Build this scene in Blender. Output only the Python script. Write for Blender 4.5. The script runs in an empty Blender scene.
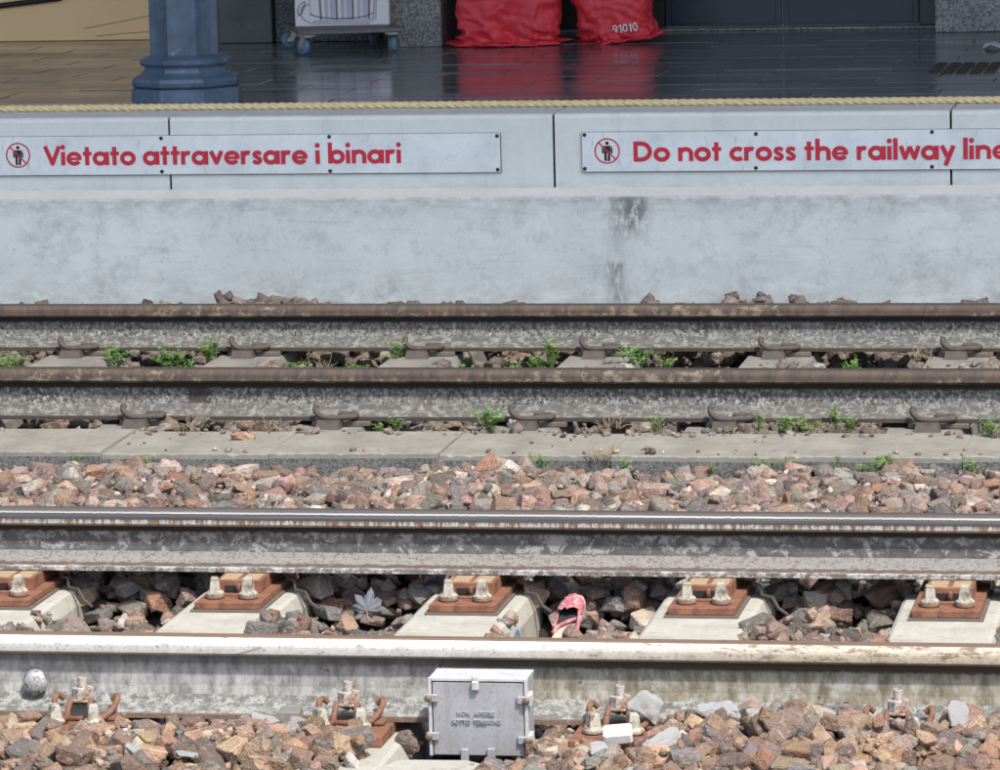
import bpy, bmesh, math, random
import numpy as np
from mathutils import Vector, Matrix, noise as mnoise

random.seed(7); np.random.seed(7)
rnd = random.random
def U(a, b): return a + (b - a) * random.random()
S = bpy.context.scene
COL = S.collection
R = math.radians

# ------------------------------------------------------------------ camera
F_PX, CAM_D, CAM_H, YAW, PIT, ROLL = 4301.4653, 9.0598, 1.9057, .1818, .1464, -.0243
cam_d = bpy.data.cameras.new('camera'); cam = bpy.data.objects.new('camera', cam_d); COL.objects.link(cam)
fwd = Vector((-math.sin(YAW) * math.cos(PIT), math.cos(YAW) * math.cos(PIT), -math.sin(PIT)))
rgt = Vector((math.cos(YAW), math.sin(YAW), 0)); upv = rgt.cross(fwd)
r2 = rgt * math.cos(ROLL) + upv * math.sin(ROLL); u2 = -rgt * math.sin(ROLL) + upv * math.cos(ROLL)
M = Matrix((r2, u2, -fwd)).transposed().to_4x4(); M.translation = Vector((0, -CAM_D, CAM_H))
cam.matrix_world = M
cam_d.sensor_width = 36; cam_d.lens = F_PX / 1000 * 36; cam_d.clip_end = 2000; cam_d.clip_start = .1
S.camera = cam
CAMP = np.array([0, -CAM_D, CAM_H]); CR, CU, CF = (np.array(v) for v in (r2, u2, fwd))

# ------------------------------------------------------------------ light
SUN_EL, SUN_AZ = R(56), R(40)          # azimuth: to the right of straight behind the camera side (-Y)
sdir = Vector((math.sin(SUN_AZ) * math.cos(SUN_EL), -math.cos(SUN_AZ) * math.cos(SUN_EL), math.sin(SUN_EL)))
W = bpy.data.worlds.new('World'); S.world = W; W.use_nodes = True
wn = W.node_tree; bg = wn.nodes['Background']
sky = wn.nodes.new('ShaderNodeTexSky'); sky.sky_type = 'NISHITA'; sky.sun_disc = False
sky.sun_elevation = SUN_EL; sky.sun_rotation = math.pi - SUN_AZ; sky.dust_density = 2.5; sky.air_density = 1.0; sky.ozone_density = 1.0
wn.links.new(sky.outputs[0], bg.inputs[0]); bg.inputs[1].default_value = .15
sl = bpy.data.lights.new('sun', 'SUN'); sun = bpy.data.objects.new('sun', sl); COL.objects.link(sun)
sl.energy = 3.0; sl.angle = R(2.5); sl.color = (1, .95, .87)
sun.rotation_euler = sdir.to_track_quat('Z', 'Y').to_euler()
S.view_settings.view_transform = 'Standard'; S.view_settings.look = 'None'
S.view_settings.exposure = 0.9; S.view_settings.gamma = 1

# ------------------------------------------------------------------ object helpers
def tag(o, label=None, cat=None, group=None, kind=None):
    if label: o['label'] = label
    if cat: o['category'] = cat
    if group: o['group'] = group
    if kind: o['kind'] = kind
    return o
def empty(name, loc, rz=0):
    o = bpy.data.objects.new(name, None); COL.objects.link(o); o.location = loc; o.rotation_euler.z = rz
    o.empty_display_size = .05
    return o
def link(name, me, parent=None, loc=None):
    o = bpy.data.objects.new(name, me); COL.objects.link(o)
    if parent: o.parent = parent
    if loc is not None: o.location = loc
    return o
def copy_tree(o, parent=None):
    c = o.copy(); COL.objects.link(c)
    if parent: c.parent = parent
    for ch in list(o.children): copy_tree(ch, c)
    return c

class MB:
    """collects shapes, builds one mesh object"""
    def __init__(s): s.v = []; s.f = []; s.m = []; s.sm = []
    def add(s, vs, fs, m=0, smooth=False, mat=None):
        o = len(s.v)
        if mat is not None: vs = [mat @ Vector(v) for v in vs]
        s.v += [tuple(v) for v in vs]; s.f += [tuple(i + o for i in f) for f in fs]
        s.m += [m] * len(fs); s.sm += [smooth] * len(fs); return s
    def box(s, x0, x1, y0, y1, z0, z1, m=0, ch=0, mat=None):
        if ch <= 0:
            vs = [(x, y, z) for z in (z0, z1) for y in (y0, y1) for x in (x0, x1)]
            return s.add(vs, [(0, 2, 3, 1), (4, 5, 7, 6), (0, 1, 5, 4), (2, 6, 7, 3), (0, 4, 6, 2), (1, 3, 7, 5)], m, mat=mat)
        pts = []
        cx, cy, cz = (x0 + x1) / 2, (y0 + y1) / 2, (z0 + z1) / 2; hx, hy, hz = (x1 - x0) / 2, (y1 - y0) / 2, (z1 - z0) / 2
        for a in (-1, 1):
            for b in (-1, 1):
                for c in (-1, 1):
                    pts += [(cx + a * hx, cy + b * (hy - ch), cz + c * (hz - ch)), (cx + a * (hx - ch), cy + b * hy, cz + c * (hz - ch)), (cx + a * (hx - ch), cy + b * (hy - ch), cz + c * hz)]
        return s.hull(pts, m, mat=mat)
    def hull(s, pts, m=0, smooth=False, mat=None):
        bm = bmesh.new()
        for p in pts: bm.verts.new(p)
        bmesh.ops.convex_hull(bm, input=list(bm.verts))
        bmesh.ops.delete(bm, geom=[v for v in bm.verts if not v.link_faces], context='VERTS')
        bmesh.ops.dissolve_limit(bm, angle_limit=.01, verts=bm.verts, edges=bm.edges)
        bm.verts.index_update()
        s.add([v.co[:] for v in bm.verts], [[v.index for v in f.verts] for f in bm.faces], m, smooth, mat); bm.free(); return s
    def prism(s, poly, axis, a0, a1, m=0, mat=None, cap=True, segm=None, smooth=False):
        """poly: 2D points (ccw) extruded along axis 'x' (poly=y,z), 'y' (x,z), 'z' (x,y)"""
        n = len(poly)
        def p(q, a): return (a, q[0], q[1]) if axis == 'x' else (q[0], a, q[1]) if axis == 'y' else (q[0], q[1], a)
        vs = [p(q, a0) for q in poly] + [p(q, a1) for q in poly]; o = len(s.v)
        for i in range(n):
            pass
        fs = [(i, (i + 1) % n, n + (i + 1) % n, n + i) for i in range(n)]
        if axis == 'y': fs = [f[::-1] for f in fs]
        s.add(vs, fs, m, smooth, mat)
        if segm:
            for i in range(n): s.m[-n + i] = segm[i]
        if cap:
            c = [tuple(range(n))[::-1], tuple(range(n, 2 * n))]
            if axis == 'y': c = [f[::-1] for f in c]
            s.f += [tuple(i + o for i in f) for f in c]; s.m += [m, m]; s.sm += [False, False]
        return s
    def lathe(s, prof, n=16, c=(0, 0, 0), m=0, smooth=True, rot=0, mat=None, rf=None):
        vs = []
        for r, z in prof:
            for k in range(n):
                a = rot + 2 * math.pi * k / n; rr = r * (rf(a - rot, z) if rf else 1)
                vs.append((c[0] + rr * math.cos(a), c[1] + rr * math.sin(a), c[2] + z))
        fs = []
        for j in range(len(prof) - 1):
            for k in range(n): fs.append((j * n + k, j * n + (k + 1) % n, (j + 1) * n + (k + 1) % n, (j + 1) * n + k))
        fs += [tuple(range(n))[::-1], tuple((len(prof) - 1) * n + k for k in range(n))]
        return s.add(vs, fs, m, smooth, mat)
    def tube(s, path, r, n=8, m=0, smooth=True, mat=None):
        P = [Vector(p) for p in path]; rs = r if isinstance(r, (list, tuple)) else [r] * len(P)
        vs = []; t0 = (P[1] - P[0]).normalized(); up = Vector((0, 0, 1)) if abs(t0.z) < .9 else Vector((1, 0, 0))
        nn = (up - t0 * up.dot(t0)).normalized()
        for i, p in enumerate(P):
            t = (P[min(i + 1, len(P) - 1)] - P[max(i - 1, 0)]).normalized()
            nn = (nn - t * nn.dot(t)).normalized(); b = t.cross(nn)
            for k in range(n):
                a = 2 * math.pi * k / n; vs.append(p + (nn * math.cos(a) + b * math.sin(a)) * rs[i])
        fs = [(j * n + k, j * n + (k + 1) % n, (j + 1) * n + (k + 1) % n, (j + 1) * n + k) for j in range(len(P) - 1) for k in range(n)]
        fs += [tuple(range(n))[::-1], tuple((len(P) - 1) * n + k for k in range(n))]
        return s.add(vs, fs, m, smooth, mat)
    def mesh(s, name, mats):
        me = bpy.data.meshes.new(name); me.from_pydata(s.v, [], s.f)
        for m in (mats if isinstance(mats, (list, tuple)) else [mats]): me.materials.append(m)
        me.polygons.foreach_set('material_index', s.m); me.polygons.foreach_set('use_smooth', s.sm); me.update()
        return me
    def build(s, name, mats, parent=None, loc=None, smooth_angle=None):
        return link(name, s.mesh(name, mats), parent, loc)
def spline(pts, n=6):
    out = []; P = [Vector(p) for p in pts]
    for i in range(len(P) - 1):
        a, b, c, d = P[max(i - 1, 0)], P[i], P[i + 1], P[min(i + 2, len(P) - 1)]
        for k in range(n):
            t = k / n; out.append(.5 * ((2 * b) + (c - a) * t + (2 * a - 5 * b + 4 * c - d) * t * t + (3 * b - a - 3 * c + d) * t ** 3))
    return out + [P[-1]]

# ------------------------------------------------------------------ materials
def srgb(r, g, b):
    f = lambda c: (c / 255 / 12.92) if c <= 10 else ((c / 255 + .055) / 1.055) ** 2.4
    return (f(r), f(g), f(b), 1)
class NT:
    def __init__(s, name):
        s.mat = bpy.data.materials.new(name); s.mat.use_nodes = True; s.t = s.mat.node_tree; s.b = s.t.nodes['Principled BSDF']
        s._c = None
    def n(s, typ, **kw):
        x = s.t.nodes.new(typ)
        for k, v in kw.items(): setattr(x, k, v)
        return x
    def put(s, sock, v):
        if isinstance(v, bpy.types.NodeSocket): s.t.links.new(v, sock)
        elif v is not None: sock.default_value = v
    @property
    def co(s):
        if not s._c: s._c = s.n('ShaderNodeTexCoord').outputs['Object']
        return s._c
    def map(s, scale=(1, 1, 1), loc=(0, 0, 0), rot=(0, 0, 0), co=None):
        x = s.n('ShaderNodeMapping'); s.put(x.inputs[0], co or s.co); x.inputs['Scale'].default_value = scale; x.inputs['Location'].default_value = loc; x.inputs['Rotation'].default_value = rot
        return x.outputs[0]
    def noise(s, scale, detail=4, rough=.6, co=None, dist=0, col=False):
        x = s.n('ShaderNodeTexNoise'); s.put(x.inputs['Vector'], co or s.co); x.inputs['Scale'].default_value = scale; x.inputs['Detail'].default_value = detail; x.inputs['Roughness'].default_value = rough; x.inputs['Distortion'].default_value = dist
        return x.outputs['Color' if col else 'Fac']
    def voro(s, scale, feature='F1', co=None, out='Distance', rand=1):
        x = s.n('ShaderNodeTexVoronoi', feature=feature); s.put(x.inputs['Vector'], co or s.co); x.inputs['Scale'].default_value = scale; x.inputs['Randomness'].default_value = rand
        return x.outputs[out]
    def ramp(s, fac, a, b, c0=0., c1=1., smooth=False):
        x = s.n('ShaderNodeMapRange', interpolation_type='SMOOTHSTEP' if smooth else 'LINEAR'); s.put(x.inputs['Value'], fac); s.put(x.inputs['From Min'], a); s.put(x.inputs['From Max'], b); s.put(x.inputs['To Min'], c0); s.put(x.inputs['To Max'], c1)
        return x.outputs[0]
    def cr(s, fac, stops):
        x = s.n('ShaderNodeValToRGB'); s.put(x.inputs[0], fac); e = x.color_ramp.elements
        while len(e) < len(stops): e.new(.5)
        for i, (p, c) in enumerate(stops): e[i].position = p; e[i].color = c
        return x.outputs[0]
    def mix(s, fac, a, b, mode='MIX'):
        x = s.n('ShaderNodeMix', data_type='RGBA', blend_type=mode); s.put(x.inputs[0], fac); s.put(x.inputs[6], a); s.put(x.inputs[7], b)
        return x.outputs[2]
    def m(s, op, a, b=None, c=None, clamp=False):
        x = s.n('ShaderNodeMath', operation=op, use_clamp=clamp); s.put(x.inputs[0], a)
        if b is not None: s.put(x.inputs[1], b)
        if c is not None: s.put(x.inputs[2], c)
        return x.outputs[0]
    def xyz(s, co=None):
        x = s.n('ShaderNodeSeparateXYZ'); s.put(x.inputs[0], co or s.co); return x.outputs
    def bump(s, h, strength=.5, dist=.01, normal=None):
        x = s.n('ShaderNodeBump'); s.put(x.inputs['Height'], h); x.inputs['Strength'].default_value = strength; x.inputs['Distance'].default_value = dist
        if normal is not None: s.put(x.inputs['Normal'], normal)
        return x.outputs[0]
    def done(s, col=None, rough=.8, metal=0., normal=None, spec=None):
        s.put(s.b.inputs['Base Color'], col); s.put(s.b.inputs['Roughness'], rough); s.put(s.b.inputs['Metallic'], metal)
        if normal is not None: s.put(s.b.inputs['Normal'], normal)
        if spec is not None: s.put(s.b.inputs['Specular IOR Level'], spec)
        return s.mat
def simple(name, c, rough=.7, metal=0, var=.25, sc=30, bump=.15, dirt=None, dsc=12, dth=.6, bd=.003):
    k = NT(name); f = k.noise(sc, 5, .65)
    lo = tuple(x * (1 - var) for x in c[:3]) + (1,); hi = tuple(min(1, x * (1 + var)) for x in c[:3]) + (1,)
    col = k.mix(k.ramp(f, .3, .7), lo, hi)
    if dirt: col = k.mix(k.ramp(k.noise(dsc, 6, .7), dth, dth + .12), col, dirt)
    return k.done(col, rough, metal, k.bump(k.noise(sc * 3, 5, .7), bump, bd))

def concrete(name, a, b, sc=1., speck=.5, stain=None, rough=.85):
    k = NT(name)
    big = k.noise(2.2 * sc, 6, .65, dist=.3); mid = k.noise(14 * sc, 6, .7); fine = k.noise(220 * sc, 3, .7)
    col = k.mix(k.ramp(k.m('ADD', k.m('MULTIPLY', big, .65), k.m('MULTIPLY', mid, .35)), .36, .64), a, b)
    col = k.mix(k.m('MULTIPLY', k.ramp(fine, .62, .75), speck), col, tuple(x * .45 for x in a[:3]) + (1,))
    col = k.mix(k.m('MULTIPLY', k.ramp(k.noise(90 * sc, 2, .5), .63, .72), speck * .7), col, tuple(min(1, x * 1.35) for x in b[:3]) + (1,))
    pit = k.ramp(k.voro(60 * sc), .02, .09)
    if stain: col = stain(k, col)
    h = k.m('ADD', k.m('MULTIPLY', fine, .4), k.m('ADD', mid, k.m('MULTIPLY', pit, .25)))
    return k.done(col, rough, 0, k.bump(h, .45, .004))

# platform wall, with streak stains of its own shape
def wall_stain(k, col):
    x, y, z = k.xyz()
    # long faint horizontal trowel marks
    tr = k.noise(1, 5, .7, co=k.map((3, 1, 38)))
    col = k.mix(k.m('MULTIPLY', k.ramp(tr, .55, .72), .22), col, srgb(120, 124, 128))
    # two dark drip stains
    for (cx, w, z0, z1, st) in ((-2.345, .11, .10, .30, .8), (-2.40, .07, -.2, .06, .65), (-2.31, .04, .14, .29, .5), (-4.35, .05, .1, .28, .25), (-1.4, .12, .15, .27, .25), (-3.3, .2, .17, .27, .2)):
        d = k.m('ABSOLUTE', k.m('SUBTRACT', x, cx)); a = k.ramp(d, 0, w, 1, 0, True)
        b = k.m('MULTIPLY', k.ramp(z, z0, z0 + .1, 0, 1, True), k.ramp(z, z1 - .03, z1, 1, .3, True))
        nn = k.ramp(k.noise(1, 6, .78, co=k.map((38, 1, 13))), .40, .54)
        col = k.mix(k.m('MULTIPLY', k.m('MULTIPLY', a, b), k.m('MULTIPLY', nn, st)), col, srgb(88, 88, 90))
    # hairline scratches
    v = k.voro(1, 'DISTANCE_TO_EDGE', co=k.map((3.2, 1, 9), rot=(0, .25, 0)))
    col = k.mix(k.m('MULTIPLY', k.ramp(v, .0, .010, 1, 0), k.m('MULTIPLY', k.ramp(k.noise(5, 3), .58, .68), .22)), col, srgb(90, 92, 95))
    col = k.mix(k.m('MULTIPLY', k.ramp(k.noise(9, 7, .78), .5, .72), .5), col, srgb(138, 141, 144))
    col = k.mix(k.m('MULTIPLY', k.ramp(k.noise(55, 4, .7), .62, .7), .4), col, srgb(126, 128, 130))
    col = k.mix(k.m('MULTIPLY', k.m('MULTIPLY', k.ramp(z, .06, -.12), k.ramp(k.noise(1, 6, .75, co=k.map((8, 1, 16))), .36, .6)), .4), col, srgb(130, 124, 116))
    col = k.mix(k.m('MULTIPLY', k.ramp(k.noise(1, 7, .8, co=k.map((5, 1, 8), (2, 0, 1))), .5, .66), .45), col, srgb(222, 224, 226))
    col = k.mix(k.m('MULTIPLY', k.m('MULTIPLY', k.ramp(z, .2, .28), k.ramp(k.noise(1, 6, .75, co=k.map((11, 1, 25))), .4, .62)), .5), col, srgb(132, 134, 137))
    return col
M_wall = concrete('platform_wall_render', srgb(208, 215, 210), srgb(228, 233, 227), 1, .45, wall_stain)
def slab_stain(k, col):
    x, y, z = k.xyz()
    lo = k.m('MULTIPLY', k.ramp(z, .30, .36, 1, 0, True), k.ramp(k.noise(1, 5, .7, co=k.map((9, 1, 30))), .4, .7))
    col = k.mix(k.m('MULTIPLY', lo, .45), col, srgb(120, 122, 124))
    hi = k.m('MULTIPLY', k.ramp(z, .53, .575, 0, 1, True), k.ramp(k.noise(26, 5, .75), .45, .6))
    col = k.mix(k.m('MULTIPLY', hi, .5), col, srgb(215, 216, 216))
    st = k.ramp(k.noise(1, 6, .7, co=k.map((14, 1, 3))), .55, .8)
    return k.mix(k.m('MULTIPLY', st, .25), col, srgb(128, 130, 133))
M_slab = concrete('platform_edge_slab', srgb(206, 213, 210), srgb(224, 229, 225), 1, .45, slab_stain)
M_fillet = concrete('mortar_fillet', srgb(208, 209, 201), srgb(224, 224, 216), 2, .5)
def sl_stain(k, col):
    col = k.mix(k.m('MULTIPLY', k.ramp(k.noise(7, 6, .75), .5, .7), .45), col, srgb(124, 110, 92))
    return k.mix(k.m('MULTIPLY', k.ramp(k.noise(24, 6, .8), .56, .7), .5), col, srgb(104, 98, 90))
M_sleeper = concrete('sleeper_concrete', srgb(150, 147, 137), srgb(172, 169, 159), 3, .7, sl_stain)
M_sleeper_old = concrete('sleeper_concrete_weathered', srgb(92, 90, 86), srgb(130, 127, 121), 3, .8)
M_kerb_top = concrete('kerb_concrete_top', srgb(108, 105, 98), srgb(138, 135, 126), 3, 1.)
def agg(k, col):
    v = k.voro(170, out='Color'); s = k.n('ShaderNodeSeparateColor'); k.put(s.inputs[0], v)
    return k.mix(.75, col, k.mix(s.outputs[0], srgb(52, 52, 53), srgb(118, 117, 115)))
M_kerb_front = concrete('kerb_exposed_aggregate', srgb(70, 70, 70), srgb(105, 104, 102), 3, .9, agg)

# ----- rails: five slots (running top, head side, web, foot top, foot edge)
def streaks(k, sx=60, sz=6, off=0): return k.noise(1, 6, .7, co=k.map((sx, 1, sz), (off, 0, 0)))
def rail_top(name, c, c2, rough=.28, metal=.9):
    k = NT(name); f = k.noise(1, 4, .6, co=k.map((1.2, 160, 160))); f2 = k.noise(1, 5, .7, co=k.map((14, 60, 60)))
    col = k.mix(k.ramp(f, .35, .65), c, c2); col = k.mix(k.m('MULTIPLY', k.ramp(f2, .58, .7), .5), col, srgb(92, 72, 58))
    return k.done(col, k.ramp(f, .3, .7, rough - .08, rough + .15), metal, k.bump(f, .08, .002))
def head_side(name, base, alt, rust, rth, spk=.5, rust_low=0.):
    k = NT(name); n1 = k.noise(24, 7, .75); st = streaks(k, 45, 10); fine = k.noise(160, 4, .75)
    col = k.mix(k.ramp(st, .35, .65), base, alt)
    x, y, z = k.xyz()
    lo = k.m('ADD', k.m('ADD', n1, k.m('MULTIPLY', k.m('SUBTRACT', k.noise(1.3, 3), .5), .5)), k.ramp(z, .115, .15, rust_low, 0))
    col = k.mix(k.ramp(lo, rth, rth + .1), col, rust)
    col = k.mix(k.m('MULTIPLY', k.ramp(fine, .6, .7), spk), col, srgb(62, 54, 47))
    return k.done(col, .75, 0, k.bump(k.m('ADD', n1, k.m('MULTIPLY', fine, .5)), .4, .003))
def head1():
    k = NT('rail_side_limewashed'); x, y, z = k.xyz(); n1 = k.noise(24, 7, .78); st = streaks(k, 45, 9); fine = k.noise(150, 5, .8)
    g = k.ramp(k.m('ADD', x, k.m('MULTIPLY', k.noise(2.5, 3), .8)), -1.6, -.3, 0, 1, True)
    zz = k.m('ADD', z, k.m('MULTIPLY', k.m('SUBTRACT', st, .5), .03))
    col = k.mix(k.ramp(zz, .126, .160), k.mix(g, srgb(142, 140, 135), srgb(128, 112, 90)), k.mix(g, srgb(192, 190, 186), srgb(176, 166, 150)))
    col = k.mix(k.m('MULTIPLY', k.ramp(n1, .54, .68), .6), col, srgb(138, 134, 127))
    col = k.mix(k.m('MULTIPLY', k.ramp(k.m('ADD', k.noise(1, 6, .8, co=k.map((16, 1, 60))), k.m('MULTIPLY', g, .1)), .60, .68), .8), col, srgb(98, 76, 56))
    col = k.mix(k.m('MULTIPLY', k.ramp(fine, .56, .64), .75), col, srgb(74, 66, 58))
    for cx, w in ((-2.24, .04),):      # dark scrapes running up to the right
        d = k.m('ABSOLUTE', k.m('SUBTRACT', k.m('SUBTRACT', z, .143), k.m('MULTIPLY', k.m('SUBTRACT', x, cx), .30)))
        m_ = k.m('MULTIPLY', k.ramp(k.m('ADD', d, k.m('MULTIPLY', k.m('SUBTRACT', fine, .5), .012)), .001, .005, 1, 0), k.ramp(k.m('ABSOLUTE', k.m('SUBTRACT', x, cx)), w * .6, w, 1, 0))
        col = k.mix(k.m('MULTIPLY', m_, .6), col, srgb(78, 76, 73))
    return k.done(col, .75, 0, k.bump(k.m('ADD', n1, k.m('MULTIPLY', fine, .6)), .45, .003))
# rail 1 (nearest): limewashed side, grey web
M_r1 = [rail_top('rail_top_brown', srgb(176, 150, 128), srgb(120, 100, 86), .45, .6),
        head1()]
def web1():
    k = NT('rail_web_grey'); x, y, z = k.xyz()
    g = k.ramp(k.m('ADD', x, k.m('MULTIPLY', k.noise(3, 3), .5)), -2.0, -1.0, 0, 1, True)
    A = k.mix(g, srgb(156, 156, 153), srgb(148, 142, 126)); B = k.mix(g, srgb(108, 107, 104), srgb(102, 94, 78))
    col = k.mix(k.ramp(streaks(k, 34, 9), .38, .62), B, A)
    col = k.mix(k.m('MULTIPLY', k.ramp(k.noise(18, 6, .75), .5, .68), .6), col, srgb(186, 184, 178))
    # petal shaped lime runs
    u = k.m('SUBTRACT', k.m('FRACT', k.m('ADD', k.m('DIVIDE', x, .085), k.m('MULTIPLY', k.noise(9, 3), .7))), .5)
    ar = k.m('ABSOLUTE', k.m('SUBTRACT', k.m('ABSOLUTE', u), k.ramp(z, .04, .125, .12, .46)))
    col = k.mix(k.m('MULTIPLY', k.ramp(ar, .02, .12, 1, 0, True), k.ramp(k.noise(40, 5, .7), .42, .66, .0, .5)), col, srgb(178, 175, 166))
    # brown leak streaks, plus the head's shadow painted as a dark band
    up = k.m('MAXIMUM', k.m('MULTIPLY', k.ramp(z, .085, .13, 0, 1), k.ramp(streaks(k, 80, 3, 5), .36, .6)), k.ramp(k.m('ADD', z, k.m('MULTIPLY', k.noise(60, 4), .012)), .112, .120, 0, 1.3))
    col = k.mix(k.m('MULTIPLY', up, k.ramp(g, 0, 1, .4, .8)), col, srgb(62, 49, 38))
    cr = k.voro(1, 'DISTANCE_TO_EDGE', co=k.map((26, 26, 26)))
    crk = k.m('MULTIPLY', k.ramp(cr, .0, .025, 1, 0), k.ramp(k.noise(7, 3), .5, .6))
    col = k.mix(k.m('MULTIPLY', crk, .5), col, srgb(86, 84, 80))
    chip = k.ramp(k.noise(22, 3, .5, co=k.map((1, 1, 1), (3, 4, 5))), .69, .72)
    col = k.mix(chip, col, srgb(72, 72, 72))
    return k.done(col, .85, 0, k.bump(k.m('ADD', k.noise(70, 5, .7), k.m('MULTIPLY', crk, -.6)), .4, .003))
def foot1(name, a, b, th):
    k = NT(name); n1 = k.noise(40, 7, .8); col = k.mix(k.ramp(n1, th, th + .1), a, b)
    col = k.mix(k.m('MULTIPLY', k.ramp(k.noise(150, 3), .55, .68), .7), col, srgb(66, 62, 58))
    return k.done(col, .85, 0, k.bump(k.noise(90, 5, .75), .6, .005))
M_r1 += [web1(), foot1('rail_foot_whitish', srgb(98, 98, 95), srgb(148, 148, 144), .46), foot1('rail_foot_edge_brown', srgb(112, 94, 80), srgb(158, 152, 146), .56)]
# rail 2: shining head, rust and lime on lower side, dark patchy web
def head2():
    k = NT('rail_side_rust_lime'); x, y, z = k.xyz(); st = streaks(k, 90, 5); fine = k.noise(130, 6, .78)
    zz = k.m('ADD', z, k.m('MULTIPLY', k.m('SUBTRACT', st, .5), .005))
    ln = k.noise(1, 3, co=k.map((1.5, 1, 420)))
    steel = k.mix(k.ramp(ln, .35, .65), srgb(96, 96, 98), srgb(70, 69, 70))
    lite = k.mix(k.ramp(ln, .35, .65), srgb(190, 184, 174), srgb(142, 136, 128))
    line = k.m('MULTIPLY', k.ramp(zz, .1405, .1415), k.ramp(zz, .1425, .1435, 1, 0))
    low = k.mix(k.ramp(k.m('ADD', st, k.ramp(z, .105, .128, -.14, .10)), .47, .6), srgb(172, 168, 160), srgb(112, 82, 60))
    low = k.mix(k.m('MULTIPLY', k.ramp(fine, .52, .62), .8), low, srgb(66, 58, 50))
    f = k.ramp(zz, .1265, .1285)
    col = k.mix(f, low, k.mix(k.ramp(zz, .1425, .1435), steel, k.mix(k.ramp(zz, .1470, .1485), lite, srgb(104, 101, 101)))); col = k.mix(k.m('MULTIPLY', line, .8), col, srgb(46, 42, 42))
    return k.done(col, k.ramp(f, 0, 1, .8, .38), k.m('MULTIPLY', f, .45), k.bump(k.noise(120, 4, .7), .12, .002))
def web2():
    k = NT('rail_web_dark_patchy'); x, y, z = k.xyz()
    col = k.mix(k.ramp(k.noise(30, 6, .7), .3, .7), srgb(58, 56, 55), srgb(98, 95, 92))
    p = k.m('ADD', k.noise(1, 7, .75, co=k.map((24, 24, 30)), dist=.6), k.ramp(z, .04, .06, .0, .035))
    col = k.mix(k.m('MULTIPLY', k.ramp(p, .55, .61), .75), col, srgb(150, 148, 145))
    col = k.mix(k.m('MULTIPLY', k.ramp(k.m('ADD', z, k.m('MULTIPLY', k.noise(70, 5), .012)), .040, .048, 1, 0), .8), col, srgb(164, 162, 158))
    u = k.m('SUBTRACT', k.m('FRACT', k.m('ADD', k.m('DIVIDE', x, .068), k.m('MULTIPLY', k.noise(11, 3), .5))), .5)
    ux = k.m('MULTIPLY', u, .068); dz = k.m('SUBTRACT', z, .066)
    d = k.m('SQRT', k.m('ADD', k.m('MULTIPLY', ux, ux), k.m('MULTIPLY', dz, dz)))
    ring = k.ramp(k.m('ABSOLUTE', k.m('SUBTRACT', d, .032)), .002, .007, 1, 0, True)
    ring = k.m('MULTIPLY', k.m('MULTIPLY', ring, k.ramp(z, .075, .09)), k.ramp(k.noise(60, 4, .7), .35, .6))
    col = k.mix(k.m('MULTIPLY', ring, .8), col, srgb(142, 136, 120))
    col = k.mix(k.ramp(k.m('ADD', z, k.m('MULTIPLY', k.noise(50, 4), .014)), .096, .103), col, srgb(40, 33, 27))  # shade below the head painted as a near-black band
    return k.done(col, .85, 0, k.bump(k.noise(90, 5, .75), .4, .003))
def foot2():
    k = NT('rail_foot_lime_brown'); x, y, z = k.xyz(); n1 = k.noise(1, 7, .8, co=k.map((30, 60, 60)))
    col = k.mix(k.ramp(k.m('ADD', n1, k.ramp(k.m('ABSOLUTE', k.m('ADD', y, .056)), 0, .014, .2, -.06)), .5, .58), srgb(126, 123, 119), srgb(86, 70, 61))
    col = k.mix(k.m('MULTIPLY', k.ramp(k.noise(110, 5, .75), .5, .62), .75), col, srgb(72, 66, 60))
    return k.done(col, .85, 0, k.bump(k.noise(90, 5, .75), .6, .004))
def top2():
    k = NT('rail_top_polished'); x, y, z = k.xyz(); wv = k.m('ADD', y, k.m('MULTIPLY', k.m('SUBTRACT', k.noise(1, 3, co=k.map((1.5, 1, 1))), .5), .004))
    f = k.noise(1, 4, .6, co=k.map((1.2, 300, 300)))
    c = k.cr(k.ramp(wv, -.034, .034), [(0, srgb(120, 116, 114)), (.2, srgb(110, 106, 104)), (.3, srgb(98, 94, 92)), (.4, srgb(92, 88, 87)), (.7, srgb(86, 82, 80)), (1, srgb(66, 62, 60))])
    c = k.mix(k.m('MULTIPLY', k.ramp(f, .4, .7), .35), c, srgb(110, 100, 94))
    return k.done(c, .42, .35, k.bump(f, .06, .002))
M_r2 = [top2(), head2(), web2(), foot2(), foot1('rail_foot_edge_lime', srgb(104, 98, 92), srgb(176, 175, 172), .47)]
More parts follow.
